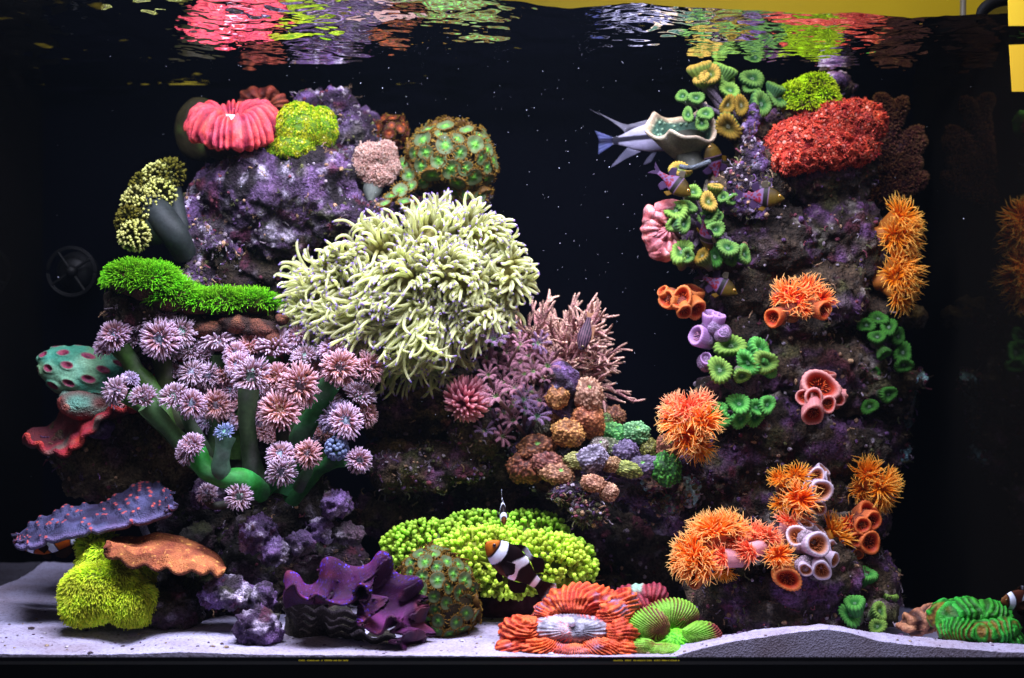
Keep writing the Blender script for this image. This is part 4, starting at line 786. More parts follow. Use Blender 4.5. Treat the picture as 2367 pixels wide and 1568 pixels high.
# =================== centre ===================
root = thing('anemone', P(960, 780, .32), 'huge cream anemone with long wavy violet tipped tentacles in the centre', 'anemone')
LO = [(1085, 555, .27, 85, 60, 1), (1165, 640, .27, 52, 70, 1), (1000, 560, .26, 70, 55, 1), (880, 575, .27, 85, 45, 1), (800, 610, .28, 60, 40, 1), (930, 650, .24, 80, 60, 1), (1050, 650, .23, 70, 70, 1), (780, 680, .27, 75, 45, 1),
      (860, 720, .24, 90, 50, 1), (980, 740, .23, 80, 55, 1), (1090, 730, .24, 60, 50, 1), (790, 745, .27, 70, 35, 1), (900, 800, .29, 60, 35, 1), (980, 810, .29, 50, 30, 1), (1030, 780, .27, 50, 40, 1), (1140, 720, .27, 50, 45, 1), (735, 660, .30, 45, 45, .7), (720, 720, .30, 35, 35, .7)]
m = M()
def ac(u, v, d): return mix(mix(hx('7c7434'), hx('a49a54'), sst(-.3, .4, fbm(v, 25, 2, 3))), hx('b8b08a'), .35 * sst(.1, .6, fbm(v, 60, 2, 7)))
for (x, y, d, rx, ry, _) in LO: m.merge(blob(P(x, y, d + .03), (LN(rx * .8), LN(45), LN(ry * .8)), 4, .12, 2, x, cfn=ac))
part(root, 'body', m, MAT['soft'], kind='stuff')
g = np.random.default_rng(4); ps, ns = [], []
for (x, y, d, rx, ry, wgt) in LO:
    a, b = on_ell(int(rx * ry * .088 * wgt), P(x, y, d + .02), (LN(rx), LN(50), LN(ry)), lambda u, nn: (nn[:, 1] < .25), x, 1.0); ps.append(a); ns.append(b)
p = np.vstack(ps); n = np.vstack(ns); kp = vn(p, 30, 55) > -.62; p, n = p[kp], n[kp]; N_ = len(p)
cen = P(960, 660, .3); out_d = nrm((p - cen) * np.array([1, .3, 1]))
n2 = np.stack([vn(p, 13, 31), 0.3 * vn(p, 13, 32), vn(p, 13, 33)], -1)            # neighbours lean the same way
d0 = nrm(.7 * n + .45 * out_d + 1.9 * n2 + np.array([-.05, -.2, .1]) + g.normal(0, .18, p.shape)); K = 11; out = [p - n * LN(8)]; dd = d0
curl = nrm(np.stack([vn(p, 24, 41), .8 + vn(p, 24, 42), vn(p, 24, 43)], -1) + g.normal(0, .25, (N_, 3))); cs = g.normal(0, .14, (N_, 1)) + .30 * np.sign(vn(p, 20, 44))[:, None] * sst(0, .3, np.abs(vn(p, 20, 44)))[:, None]; sflip = (g.random((N_, 1)) < .45)
LT = LN(76) * g.uniform(.55, 1.2, N_) * (1 - .35 * sst(.3, .9, out_d[:, 0])) * (1 + .35 * sst(.2, .9, -out_d[:, 2]))
for k in range(1, K):
    dd = nrm(dd + np.cross(curl, dd) * cs * (.3 + 1.0 * k / K) * np.where(sflip & (k > 5), -1.6, 1) + np.array([0, 0, -.04]) * k / K * 2 + g.normal(0, .06, dd.shape)); out.append(out[-1] + dd * (LT / (K - 1))[:, None])
paths = np.stack(out, 1); t = np.linspace(0, 1, K)
rr = LN(4.0) * np.interp(t, [0, .25, .8, .93, 1], [1.25, 1.1, .75, .72, .35])[None] * g.uniform(.85, 1.2, (N_, 1))
col = mix(mix(hx('a49e5c'), hx('d4d6a8'), sst(0, .4, t)), hx('8a68c8'), sst(.90, .95, t))[None] * (1 + g.normal(0, .07, (N_, 1, 1)))
tent_parts(root, paths, rr, col, nmax=300, seg=7, key=paths[:, :, 1].mean(1), mat='long')

# pink twig coral
root = thing('twig_coral', P(1290, 900, .36), 'pinkish tan thicket of thin branching twigs right of the cream anemone', 'coral')
def twig(rec, p, d, L_, r, lvl, g):
    K = 6; pts = [p]; dd = d
    for k in range(K - 1): dd = nrm(dd + g.normal(0, .10, 3)); pts.append(pts[-1] + dd * L_ / (K - 1))
    rec.append((np.array(pts), r, lvl))
    if lvl <= 0: return
    nb = 2 if lvl > 1 else g.integers(1, 4)
    for _ in range(nb):
        s = g.uniform(.35, .95); q = pts[int(s * (K - 1))]; nd = nrm(d + g.normal(0, .42, 3) * np.array([1, .7, 1])); twig(rec, q, nd, L_ * g.uniform(.55, .8), r * .82, lvl - 1, g)
    twig(rec, pts[-1], nrm(dd + g.normal(0, .3, 3)), L_ * .7, r * .85, lvl - 1, g)
g = np.random.default_rng(12)
tips = [(1195, 690), (1230, 675), (1265, 680), (1305, 675), (1345, 690), (1385, 700), (1425, 725), (1440, 770), (1440, 810), (1430, 850), (1435, 905), (1180, 760), (1215, 740), (1250, 730), (1290, 720), (1335, 730), (1380, 750), (1405, 790), (1400, 830), (1395, 880), (1400, 910), (1130, 800), (1160, 790), (1240, 780), (1300, 780), (1350, 790), (1370, 840), (1320, 830)]
tips += [(g.uniform(1195, 1425), g.uniform(700, 880)) for _ in range(52)]
for i, (tx, ty) in enumerate(tips):
    b0 = P(1262 + g.uniform(-40, 50), 860 + g.uniform(-20, 50), .36 + g.uniform(-.03, .05)); e = P(tx, ty, .36 + g.uniform(-.10, .10)); v = e - b0; Lg = np.linalg.norm(v)
    rec = []; twig(rec, b0, v / Lg, Lg * .42, LN(5.8), 3, g)
    P_ = np.stack([r_[0] for r_ in rec]); rd = np.stack([r_[1] * np.array([1.1, 1, .95, .9, .8, .45 if r_[2] == 0 else .75]) for r_ in rec]); t = np.linspace(0, 1, 6)
    cc = np.stack([mix(hx('9a626a'), hx('c08880'), .5 + 0 * t) if r_[2] > 0 else mix(hx('b07878'), hx('e0b49c'), t) for r_ in rec]) * g.uniform(.8, 1.1)
    part(root, 'branch', tubes(P_, rd, cc, 6), MAT['crust'])

# purple daisy clumps (clove polyps)
def clove(seed, c0, c1, cm):
    g = np.random.default_rng(seed); m = M(); m.merge(tubes([[(0, 0, -2.6), (0.05, 0, -1.5), (0, 0, -.5), (0, 0, .08)]], [[.14, .13, .15, .1]], [[c0 * .5, c0 * .7, c0, cm]], 6)); paths = []; cols = []
    for k in range(8):
        a = k * math.pi / 4 + g.normal(0, .08); e = np.array([math.cos(a), math.sin(a), 0]); s = np.array([-e[1], e[0], 0]); t = np.linspace(0, 1, 5)
        ax = np.stack([e * (.1 + tt_ * .9) + np.array([0, 0, .15 + .55 * math.sin(tt_ * 2.0)]) for tt_ in t]); paths.append(ax); cols.append(mix(cm, c1, sst(0, .25, t)))
        for j in range(1, 9):
            tt_ = j / 9; b = e * (.1 + tt_ * .9) + np.array([0, 0, .15 + .55 * math.sin(tt_ * 2.0)])
            for sg in (-1, 1):
                q = b + (s * sg * .8 + e * .7) * .24 * (1 - .4 * tt_); paths.append(np.stack([b + (q - b) * x for x in t])); cols.append(np.tile(c1, (5, 1)))
    m.merge(tubes(paths, [[.03, .028, .026, .022, .012]], cols, 3)); return lib('polyp', m, MAT['tent'])
CL = [clove(1, hx('8a6068'), hx('b08090'), hx('8ac070')), clove(2, hx('7a5870'), hx('a080a4'), hx('8ac890')), clove(3, hx('8a6468'), hx('bc8898'), hx('90b070'))]
root = thing('clove_polyps', P(1180, 960, .32), 'mauve tuft of feathery eight armed polyps with green centres beside the pointed purple rock', 'coral')
g = np.random.default_rng(9); m = M(); n0 = 0
cl_pts = [(x, y) for (x, y, s) in ((1140, 790, 1), (1165, 815, 1), (1200, 800, 1), (1225, 830, 1), (1150, 845, 1), (1185, 850, 1), (1215, 865, 1), (1130, 870, 1), (1165, 885, 1), (1195, 900, 1), (1225, 905, 1), (1245, 930, 1), (1150, 920, 1), (1185, 935, 1), (1215, 950, 1), (1240, 965, 1), (1160, 955, 1), (1190, 975, 1), (1125, 830, 1), (1255, 880, 1), (1265, 850, 1), (1240, 795, 1), (1175, 780, 1), (1130, 940, 1), (1205, 840, 1), (1235, 860, 1), (1170, 905, 1), (1210, 925, 1), (1145, 975, 1), (1120, 1000, 1), (1160, 1010, 1))]
for i, (x, y) in enumerate(cl_pts):
    inst(root, 'polyp', CL[g.integers(3)], None, P(x, y, .26 + g.uniform(-.03, .04)), nrm(dirv(*(g.uniform(-.7, .7), g.uniform(.2, .9), g.uniform(.2, 1)))), LN(g.uniform(24, 36)))
for (x, y) in ((1150, 830), (1190, 880), (1220, 930), (1160, 930)): m.merge(blob(P(x, y, .34), (LN(50), LN(30), LN(45)), 3, .2, 2, x, cfn=lambda u, v, d: np.tile(hx('2a1c20'), (len(u), 1))))
part(root, 'mat', m, MAT['crust'], kind='stuff')

# pink bubble anemone
root = thing('tube_anemone', P(1078, 960, .27), 'single pink anemone bloom with thick pointed tentacles below the big cream anemone', 'anemone')
part(root, 'disc', blob(P(1082, 922, .275), (LN(44), LN(32), LN(40)), 4, .05, 2, 3, cfn=lambda u, v, d: np.tile(hx('a85a68'), (len(u), 1))), MAT['soft'])
a, b = on_ell(230, P(1080, 922, .27), (LN(34), LN(30), LN(32)), lambda u, nn: nn[:, 1] < .25, 3, .6); d0 = nrm(b + np.array([.1, -.1, .15])); out = [a]; dd = d0; g = np.random.default_rng(5)
for k in range(1, 6): dd = nrm(dd + np.array([.05, 0, .10]) * k / 3 + g.normal(0, .05, dd.shape)); out.append(out[-1] + dd * LN(27) * g.uniform(.9, 1.15) / 5)
t = np.linspace(0, 1, 6); col = mix(mix(hx('b0606c'), hx('d08490'), sst(0, .5, t)), hx('f0bcc4'), sst(.6, 1, t))[None] * (1 + g.normal(0, .07, (len(a), 1, 1)))
tent_parts(root, np.stack(out, 1), np.broadcast_to(LN(5.2) * np.array([1, 1, .95, .8, .55, .2]), (len(a), 6)), np.broadcast_to(col, (len(a), 6, 3)), 200, 6)
part(root, 'column', tubes([spline([P(1120, 965, .3), P(1122, 1000, .29), P(1115, 1030, .3)], 6)], LN(8), hx('7a8068'), 8), MAT['soft'])
single('column_polyp', tubes([spline([P(1205, 1040, .3), P(1208, 1075, .28), P(1200, 1100, .3)], 6)], LN(10), hx('6a6a5a'), 8), MAT['soft'], 'short grey green stalk hanging between the pink bloom and the mushroom slope', 'polyp')

# mushroom corals on the slope
MU = [(1288, 918, .26, 24, 27, 'b87840', 'e0a060', 'tan mushroom coral on the face of the pointed purple rock', .3), (1362, 912, .27, 30, 36, 'c88868', 'e8b898', 'pale salmon mushroom coral, topmost at the right of the pointed rock'),
      (1358, 965, .27, 34, 30, 'b86a40', 'e09060', 'orange double mushroom coral below the pale salmon one'), (1372, 990, .28, 26, 24, 'c0703c', 'e89858', 'small orange mushroom coral under the orange double one'),
      (1290, 965, .28, 26, 22, 'a06a40', 'd09868', 'brownish tan mushroom coral under the pointed rock'), (1313, 1000, .26, 34, 28, 'b87840', 'e8a860', 'bright tan curled mushroom coral with a green mouth in the middle of the slope'),
      (1258, 985, .28, 22, 24, '6a6a50', 'a8a488', 'olive striped mushroom coral at the left rim of the slope'), (1240, 1040, .27, 42, 30, '7a4428', 'b07048', 'dark orange mushroom coral at the left foot of the slope'),
      (1215, 1080, .27, 36, 34, '6a3420', 'a86444', 'rust mushroom coral with a neon green mouth, lowest at the left'), (1262, 1070, .26, 38, 26, '8a4c40', 'c07c68', 'reddish tan mushroom coral beside the rust one'),
      (1395, 975, .31, 20, 18, '5a6a38', '90a860', 'small olive mushroom coral above the bright green one'), (1420, 965, .32, 22, 24, '8a5038', 'c08860', 'brown mushroom coral with a dark hole at the top right of the slope'),
      (1415, 1005, .29, 30, 26, '40a050', '80d870', 'bright green mushroom coral in the middle of the slope'), (1468, 1000, .29, 28, 24, '58a860', 'a8e8a0', 'pale mint green ruffled mushroom coral at the right top of the slope'),
      (1400, 1035, .28, 30, 24, '6a7a50', 'a8b088', 'sage green mushroom coral below the bright green one'), (1500, 1037, .29, 20, 22, '6a6828', 'a8a850', 'small yellow striped mushroom coral near the orange tuft'),
      (1545, 1035, .29, 30, 28, '9a5840', 'd08a68', 'salmon brown mushroom coral touching the orange tuft'), (1542, 1085, .27, 32, 34, '286a28', '58b040', 'knobby dark green mushroom coral at the right end of the slope'),
      (1440, 1045, .28, 30, 28, '645078', '9884a8', 'dusky violet mushroom coral in the right half of the slope'), (1485, 1080, .27, 36, 22, '5a4a68', '8a7a98', 'second dusky violet mushroom coral left of the dark green one'),
      (1335, 1065, .25, 28, 18, '8a8840', 'c8c478', 'cream yellow folded mushroom coral low on the slope'), (1370, 1060, .25, 34, 28, '7a6a84', 'c0b4cc', 'pale lilac mushroom coral right of the cream yellow one'), (1385, 1030, .27, 20, 18, '9a8878', 'd8ccc0', 'whitish fuzzy mushroom coral beside the sage one'),
      (1450, 1085, .25, 32, 16, '7a8838', 'c0c868', 'yellow green flat mushroom coral under the violet pair'), (1415, 1075, .25, 20, 16, '9a6a40', 'd0a878', 'small tan mushroom coral between lilac and yellow green ones'),
      (1290, 1098, .25, 34, 24, 'a06844', 'd8a078', 'wide tan mushroom coral along the lower edge'), (1372, 1118, .23, 26, 18, 'b07050', 'e0a888', 'peach mushroom coral with a lilac edge at the bottom of the slope'), (1408, 1138, .23, 20, 18, 'b07858', 'e8b898', 'small peach curled mushroom coral, lowest on the slope')]
for i, h in enumerate(MU):
    x, y, d, rx, ry, c0, c1, lab = h[:8]; c0, c1 = hx(c0), hx(c1)
    def dm(u):
        w_, _ = worley(u, 5.5, i); return .17 * sst(.6, 0, w_) + .30 * fbm(u, 1.6, 2, i) + .10 - .30 * np.exp(-(np.arccos(np.clip(u @ nrm([.1, -.75, .6]), -1, 1)) / .34) ** 2)
    def cm(u, v, dd): 
        w_, cid = worley(u, 5.5, i); a_ = np.arccos(np.clip(u @ nrm([.1, -.75, .6]), -1, 1)); c = mix(c0 * .4, c1, sst(.6, .15, w_)) * (.85 + .3 * cid[:, None]); return mix(c, hx('80c860') if i % 3 == 1 else c0 * .7, sst(.2, .1, a_))
    single('mushroom_coral', blob(P(x, y, d), (LN(rx, d), LN(min(rx, ry) * .8, d), LN(ry, d)), 5, 0, 2, i, cfn=cm, dfn=dm, Rm=frame(nrm([random.uniform(-.3, .3), 0, 1]))), MAT['brain'], lab, 'coral', 'mushroom corals on the middle slope')
rock([(1310, 1140, .25, 40, 30, 30), (1345, 1180, .24, 30, 30, 30), (1375, 1185, .24, 26, 30, 26)], 'purple', 'pale hollow shell crusted rock hanging at the bottom of the slope', 61, vox=.0027, a1=.007, a2=.006, growth=.5)
rock([(1545, 1165, .30, 40, 24, 30), (1590, 1130, .31, 30, 40, 30), (1510, 1110, .29, 30, 30, 26)], 'teal', 'blue white crusted rock between the slope and the tower', 62, vox=.0027, a1=.007, a2=.006, growth=.5)
rock([(1095, 1000, .3, 60, 60, 50), (950, 1090, .30, 90, 40, 50), (1010, 1060, .31, 60, 40, 50), (1080, 1090, .30, 50, 30, 40)], 'brown', 'dull green brown boulders under the pink bloom', 63, a1=.012, growth=-.1)

# lime frogspawn in front
root = thing('frogspawn_coral', P(1140, 1400, .3), 'large lime yellow coral dome of bubble tipped tentacles behind the clownfish', 'coral')
EL = [(1000, 1260, .27, 110, 48), (1110, 1235, .29, 90, 45), (1220, 1240, .29, 90, 50), (1130, 1290, .22, 120, 60), (1250, 1300, .22, 100, 60), (1060, 1310, .24, 80, 50), (1310, 1310, .24, 60, 62), (950, 1285, .27, 60, 30), (1170, 1340, .21, 70, 32)]
m = M(); ps = []; ns = []
for (x, y, d, rx, ry) in EL:
    m.merge(blob(P(x, y, d + .01), (LN(rx * .92), LN(min(rx, 70) * .9), LN(ry * .9)), 4, .08, 2, x, cfn=lambda u, v, d_: mix(hx('4a5a10'), hx('7f8a18'), sst(-.3, .3, fbm(v, 30, 2, 2)))))
    a, b = on_ell(int(rx * ry * .10), P(x, y, d), (LN(rx), LN(min(rx, 70)), LN(ry)), lambda u, nn: (nn[:, 1] < .45), x, .8); ps.append(a); ns.append(b)
part(root, 'flesh', m, MAT['soft'], kind='stuff')
p = np.vstack(ps); n = np.vstack(ns); P3, rr, cl = bulbs(len(p), p - n * LN(10), n, LN(27), LN(3.0), hx('5f8018'), hx('8ab428'), hx('bce858'), 1.0, seed=4, seg=6, wig=.5, drift=(0, -.05, .12)); cl = mix(cl, hx('d8e058'), .5 * sst(-.1, .5, vn(p, 9, 8))[:, None] * np.ones(7)[None]); cl[:, -1] *= 1.25
tent_parts(root, P3, rr, cl, 300, 6, key=P3[:, :, 1].mean(1))
m = blob(P(1180, 1400, .27), (LN(110), LN(40), LN(30)), 5, .08, 2, 5, cfn=lambda u, v, d: mix(hx('5a2430'), hx('8a4a5c'), sst(-.2, .5, fbm(v * np.array([1, 1, .2]), 90, 2, 3))), Rm=frame(nrm([-.15, 0, 1])))
part(root, 'foot', m, MAT['soft'])

# giant clam
root = thing('giant_clam', P(800, 1505, .1), 'giant clam with a ruffled purple blue dotted mantle on the front sand', 'clam')
bk = [(655, 1345), (690, 1330), (730, 1332), (765, 1300), (800, 1293), (850, 1296), (885, 1288), (905, 1300), (935, 1325), (968, 1345), (978, 1372), (975, 1400), (992, 1430), (1000, 1465), (985, 1500), (955, 1512)]
fr = [(658, 1362), (690, 1372), (725, 1368), (745, 1395), (790, 1388), (815, 1362), (835, 1365), (838, 1400), (825, 1435), (832, 1452), (870, 1448), (905, 1440), (915, 1460), (905, 1485), (930, 1502), (948, 1512)]
g = np.random.default_rng(2)
def cz(u, v, W):
    e = np.abs(2 * v - 1) ** 1.5; return .011 * np.sin(u * 36 + 1.0 * np.sin(9 * u)) * e - .026 * np.sin(np.pi * v) ** 2 * sst(1.0, .5, u) + .004 * np.sin(u * 20) * (1 - e) + .0016 * fbm(W, 90, 2, 3)
def cc_(u, v, W):
    e = np.abs(2 * v - 1); c = mix(hx('380c38'), hx('62205c'), sst(-.4, .5, fbm(W, 25, 3, 4))); c = mix(c, hx('7a3040'), .7 * sst(.3, .8, fbm(W, 45, 2, 9) + .3 * e)); wd, cid = worley(W, 240, 3)
    c = mix(c, hx('5848ff'), sst(.36, .2, wd) * (.12 + .88 * sst(.72, .95, e)) * sst(.75, .35, u)); return mix(c, hx('48183a'), .7 * sst(.975, 1, e))
m = sheet(fr, bk, .035, .095, 420, 90, cz, cc_, .0035); part(root, 'mantle', m, flesh('clam_mantle', .5, .25, .12, 700, .7, 1.4, .6, 1100, .0012, voro=True))
for i, (x0, y0, r, L_) in enumerate(((700, 1378, 44, 120), (785, 1400, 52, 130), (880, 1455, 58, 80))):
    m = blob(P(x0, y0 + 76, .13), (LN(r * .9), LN(46), LN(74)), 5, .12, 2, i, cfn=lambda u, v, d: mix(hx('1c1815'), hx('4a4238'), sst(-.2, .5, fbm(v, 60, 2, 3)))); part(root, 'shell', m, MAT['crust'])
    for k in range(6):
        yy_ = y0 + 14 + k * 17; w_ = r * (1 - .07 * k); uu, vv = np.meshgrid(np.linspace(-1.25, 1.25, 44), np.linspace(0, 1, 7), indexing='ij'); cx_ = P(x0 + 3 * k, yy_, .085 + .004 * k)
        wob = .08 * np.sin(uu * 5 + k + i); rad_ = LN(w_) * (1 + .22 * (1 - vv) + wob * (1 - vv))
        W = np.stack([cx_[0] + rad_ * np.sin(uu), cx_[1] - .9 * rad_ * np.cos(uu) + .02, cx_[2] + LN(7) * (1 - vv) ** 2 * (1 + .7 * np.cos(uu * 3 + i + k)) - LN(11) * vv + .003 * np.sin(uu * 7 + k)], -1)
        c = mix(hx('3a322c'), hx('d8ccc8') if k < 3 else hx('a8988c'), sst(.35, 0, vv) * (.35 + .65 * sst(-.2, .4, vn(W, 40, k))))
        n_ = 44 * 7; mm_ = M(); q = grid(44, 7); B = W + np.array([0, .0022, -.0012]); mm_.add(np.concatenate([W.reshape(-1, 3), B.reshape(-1, 3)]), np.vstack([q, q[:, ::-1] + n_, [(7 * j + n_, 7 * j, 7 * (j + 1), 7 * (j + 1) + n_) for j in range(43)]]), None, np.concatenate([c.reshape(-1, 3)] * 2))
        part(root, 'scute', mm_, MAT['crust'])

# fleshy open brain corals on the sand
def ocol(s, u, v):
    c = mix(hx('a83018'), hx('f06a3c'), sst(-.9, .7, s + .4 * fbm(v, 120, 2, 4))); return mix(c, hx('8a84a8'), .85 * sst(.15, .5, fbm(v, 26, 2, 6)) * sst(.4, -.6, s) + .5 * sst(.35, .6, fbm(v, 60, 2, 12)))
root = thing('scolymia_coral', P(1310, 1512, .06), 'large orange fleshy coral with a grey striped centre on the front sand', 'coral'); ax = P(1325, 1445, .07)
for i, (x, y, d, rx, ry, rd, N) in enumerate(((1345, 1392, .11, 80, 36, 55, 34), (1268, 1420, .10, 34, 26, 40, 34), (1205, 1462, .06, 46, 36, 45, 30), (1190, 1500, .04, 40, 18, 30, 30), (1250, 1498, .03, 46, 17, 25, 40), (1320, 1508, .025, 60, 14, 22, 50), (1395, 1500, .03, 50, 20, 30, 40),
                                               (1435, 1470, .05, 34, 36, 38, 34), (1418, 1425, .08, 40, 34, 40, 34), (1445, 1395, .10, 30, 30, 34, 30), (1440, 1505, .03, 34, 20, 26, 40))):
    part(root, 'fleshy_fold', folds(P(x, y, d), (LN(rx), LN(rd), LN(ry)), ax, int(N * 1.6), .0017, ocol, 6 if rx > 40 else 5, i, .30, 2.6, 2.2), MAT['brain'])
def dcol(s, u, v):
    c = mix(hx('7a7688'), hx('bcb8c8'), sst(-.3, .3, fbm(v, 120, 2, 4))); return mix(c, hx('f05a48'), sst(.35, .8, s) * sst(-.2, .3, fbm(v, 40, 2, 9)))
part(root, 'disc', folds(P(1318, 1455, .065), (LN(92), LN(58), LN(30)), P(1325, 1447, .05), 30, .0008, dcol, 6, 5, .04, 2, 1.2), MAT['brain'])
part(root, 'mouth', blob(P(1322, 1440, .035), (LN(8), LN(8), LN(8)), 3, .1, 2, 4, cfn=lambda u, v, d: np.tile(hx('e8e4f4'), (len(u), 1))), MAT['soft'])
def rcol(s, u, v): return mix(mix(hx('6a1c28'), hx('a03a48'), sst(-.8, .8, s)), hx('a8d8c0'), .9 * sst(.1, .35, fbm(v, 45, 3, 6)))
root = thing('folded_coral', P(1475, 1420, .14), 'maroon folded coral with pale mint patches behind the orange one', 'coral')
for i, (x, y, d, rx, ry) in enumerate(((1475, 1378, .15, 58, 26), (1455, 1400, .13, 46, 24), (1515, 1375, .15, 28, 26), (1490, 1410, .13, 34, 16))): part(root, 'fleshy_fold', folds(P(x, y, d), (LN(rx), LN(30), LN(ry)), P(1500, 1440, .13), 70, .0010, rcol, 5, i + 30, .12, 2, 1), MAT['brain'])
def gcol(s, u, v):
    c = mix(hx('5a1f20'), hx('9a4a40'), sst(-.8, .8, s)); return mix(c, hx('80c83c'), .95 * sst(-.05, .35, fbm(v, 24, 2, 16) + .22 * s + .25 * u[:, 2]))
root = thing('green_red_coral', P(1545, 1510, .06), 'ridged red brown coral with lime green tops at the foot of the tower', 'coral')
for i, (x, y, d, rx, ry, N) in enumerate(((1552, 1425, .11, 60, 38, 90), (1500, 1455, .07, 44, 46, 90), (1480, 1502, .04, 38, 22, 100), (1530, 1505, .035, 50, 14, 100), (1622, 1472, .06, 42, 30, 80))): part(root, 'fleshy_fold', folds(P(x, y, d), (LN(rx), LN(36), LN(ry)), P(1555, 1478, .06), N, .0011, gcol, 6, i + 40, .10, 2, .6), MAT['brain'])
part(root, 'disc', folds(P(1560, 1484, .07), (LN(50), LN(40), LN(24)), P(1560, 1470, .05), 18, .0018, lambda s, u, v: mix(hx('38a018'), hx('80f030'), sst(-.8, .8, s + fbm(v, 80, 2, 3))), 5, 48, .05), MAT['brain'])
# =================== right tower corals ===================
# cup shaped coral: wavy funnel
root = thing('funnel_coral', P(1590, 380, .3), 'sage green funnel shaped coral with a wavy cream rim', 'coral')
nu, nv = 240, 60; U, V = np.meshgrid(np.linspace(0, 2 * math.pi, nu, endpoint=False), np.linspace(0, 1, nv), indexing='ij')
rr_ = (.08 + .92 * V ** .75) * (1 + V ** 2 * (.06 * np.cos(2 * U + .6) + .08 * np.cos(3 * U + 2.4) + .07 * np.cos(5 * U + 1)))
zz = -1.05 + 1.25 * V ** 1.1 + V ** 2 * (.22 * np.cos(3 * U + 4.3) + .13 * np.cos(2 * U - 1.2) + .06 * np.cos(7 * U))
W0 = np.stack([rr_ * np.cos(U), rr_ * np.sin(U), zz], -1) * LN(70, .3)
Rf = frame(nrm([-.14, -.5, .82]), 0); W = W0 @ Rf.T + P(1577, 300, .31)
def shell2(W, thick, ci, co, m):
    du = np.roll(W, -1, 0) - np.roll(W, 1, 0); dv = np.gradient(W, axis=1); n = nrm(np.cross(du, dv)); c = W.mean((0, 1)) + np.array([0, 0, .05]); 
    if (n * (c - W)).sum() < 0: n = -n
    wd, _ = worley(W, 120, 3); bmp = .0028 * sst(.4, .1, wd) * sst(.05, .2, V) * sst(.97, .85, V); I = W + n * bmp[..., None]; O = W - n * thick
    O[:, -1] += dv[:, -1] * .2; q = grid(nu, nv, True); N0 = nu * nv; i = np.arange(nu) * nv + nv - 1; i2 = np.roll(i, -1); mid = (I[:, -1] + O[:, -1]) / 2 + nrm(dv[:, -1]) * thick * .8
    lip = 2 * N0 + np.arange(nu); l2 = np.roll(lip, -1)
    ic = mix(ci[0], ci[1], sst(.45, .1, wd)); ic = mix(ic, hx('b09a80'), sst(.85, 1, V)); oc = mix(co[0], co[1], sst(-.3, .4, fbm(W, 30, 2, 5)))
    m.add(np.concatenate([I.reshape(-1, 3), O.reshape(-1, 3), mid]), np.vstack([q, q[:, ::-1] + N0, np.stack([i, i2, l2, lip], 1), np.stack([lip, l2, i2 + N0, i + N0], 1)]), None, np.concatenate([ic.reshape(-1, 3), oc.reshape(-1, 3), np.tile(hx('b8a48c'), (nu, 1))])); return m
part(root, 'funnel', shell2(W, .006, (hx('3a5a4a'), hx('8aa888')), (hx('6a6a5a'), hx('8a8470')), M()), MAT['brain'])
part(root, 'stalk', tubes([spline([P(1588, 322, .325), P(1592, 360, .335), P(1600, 390, .35)], 8)], [LN(1) * np.array([48, 42, 36, 32, 30, 30, 32, 36])], hx('4a4a40'), 20), MAT['soft'])
part(root, 'putty', tubes([spline([P(1570, 385, .28), P(1600, 388, .28), P(1640, 374, .29)], 8)], LN(6), hx('4a5058'), 10), MAT['crust'])
# trumpet corals, top
trumpets('green and yellow trumpet heads on dark stalks at the very top of the tower',
 [(1614, 152, 26, .30, 'y', (-.4, .9, .3)), (1620, 178, 24, .29, 'y', (-.3, .5, .8)), (1642, 172, 26, .29, 'y', (.1, .6, .8)), (1675, 155, 26, .31, 'l', (.2, 1, .3)), (1682, 180, 24, .31, 'l', (.4, .3, .6)), (1688, 208, 24, .30, 'l', (0, .6, .8)),
  (1577, 222, 20, .30, 'g', (-.5, .5, .6)), (1610, 226, 18, .29, 'g', (0, .1, 1)), (1683, 243, 26, .28, 'o', (-.1, .1, 1)), (1714, 244, 24, .28, 'o', (.1, .1, 1)), (1683, 294, 32, .26, 'o', (-.2, -.1, 1)), (1740, 180, 26, .32, 'g', (.1, .8, .5)), (1737, 200, 20, .32, 'g', (-.2, .1, .9)),
  (1762, 240, 28, .31, 'g', (.4, .2, .8)), (1797, 200, 20, .32, 'g', (.3, .9, .3)), (1802, 225, 24, .32, 'g', (0, -.1, .9)), (1590, 265, 16, .28, 'g', (-.3, .2, .9)), (1632, 262, 20, .28, 'g', (.3, .4, .8)), (1622, 285, 18, .28, 'g', (0, -.1, 1))], (1725, 300, .34))
trumpets('trumpet coral heads scattered down the left face below the green funnel',
 [(1572, 390, 22, .29, 'y', (.1, .9, .6)), (1603, 443, 20, .29, 'l', (0, .7, .7)), (1656, 430, 18, .30, 'y', (.1, .9, .4)), (1672, 455, 18, .30, 'g', (.3, .4, .8)), (1694, 462, 16, .30, 'g', (.6, 0, .8)), (1638, 466, 24, .28, 'y', (0, .5, .85)), (1562, 485, 28, .28, 'l', (-.4, .4, .8)),
  (1588, 477, 20, .28, 'g', (.2, .5, .8)), (1560, 515, 22, .28, 'l', (-.4, -.1, .9)), (1582, 518, 20, .27, 'g', (.2, 0, 1)), (1637, 500, 22, .29, 'g', (0, 0, 1)), (1663, 502, 12, .29, 'g', (0, 0, 1)), (1655, 530, 22, .28, 'g', (0, .1, 1)), (1575, 580, 30, .28, 'l', (-.5, .3, .8)), (1590, 592, 20, .27, 'g', (.1, -.2, 1)),
  (1622, 590, 22, .28, 'o', (-.4, .7, .5)), (1652, 592, 22, .29, 'd', (0, .2, .9)), (1683, 572, 24, .28, 'g', (0, .4, .9)), (1690, 600, 20, .29, 'd', (.2, -.4, .8)), (1722, 588, 22, .29, 'g', (.6, .2, .7))], (1650, 520, .36))
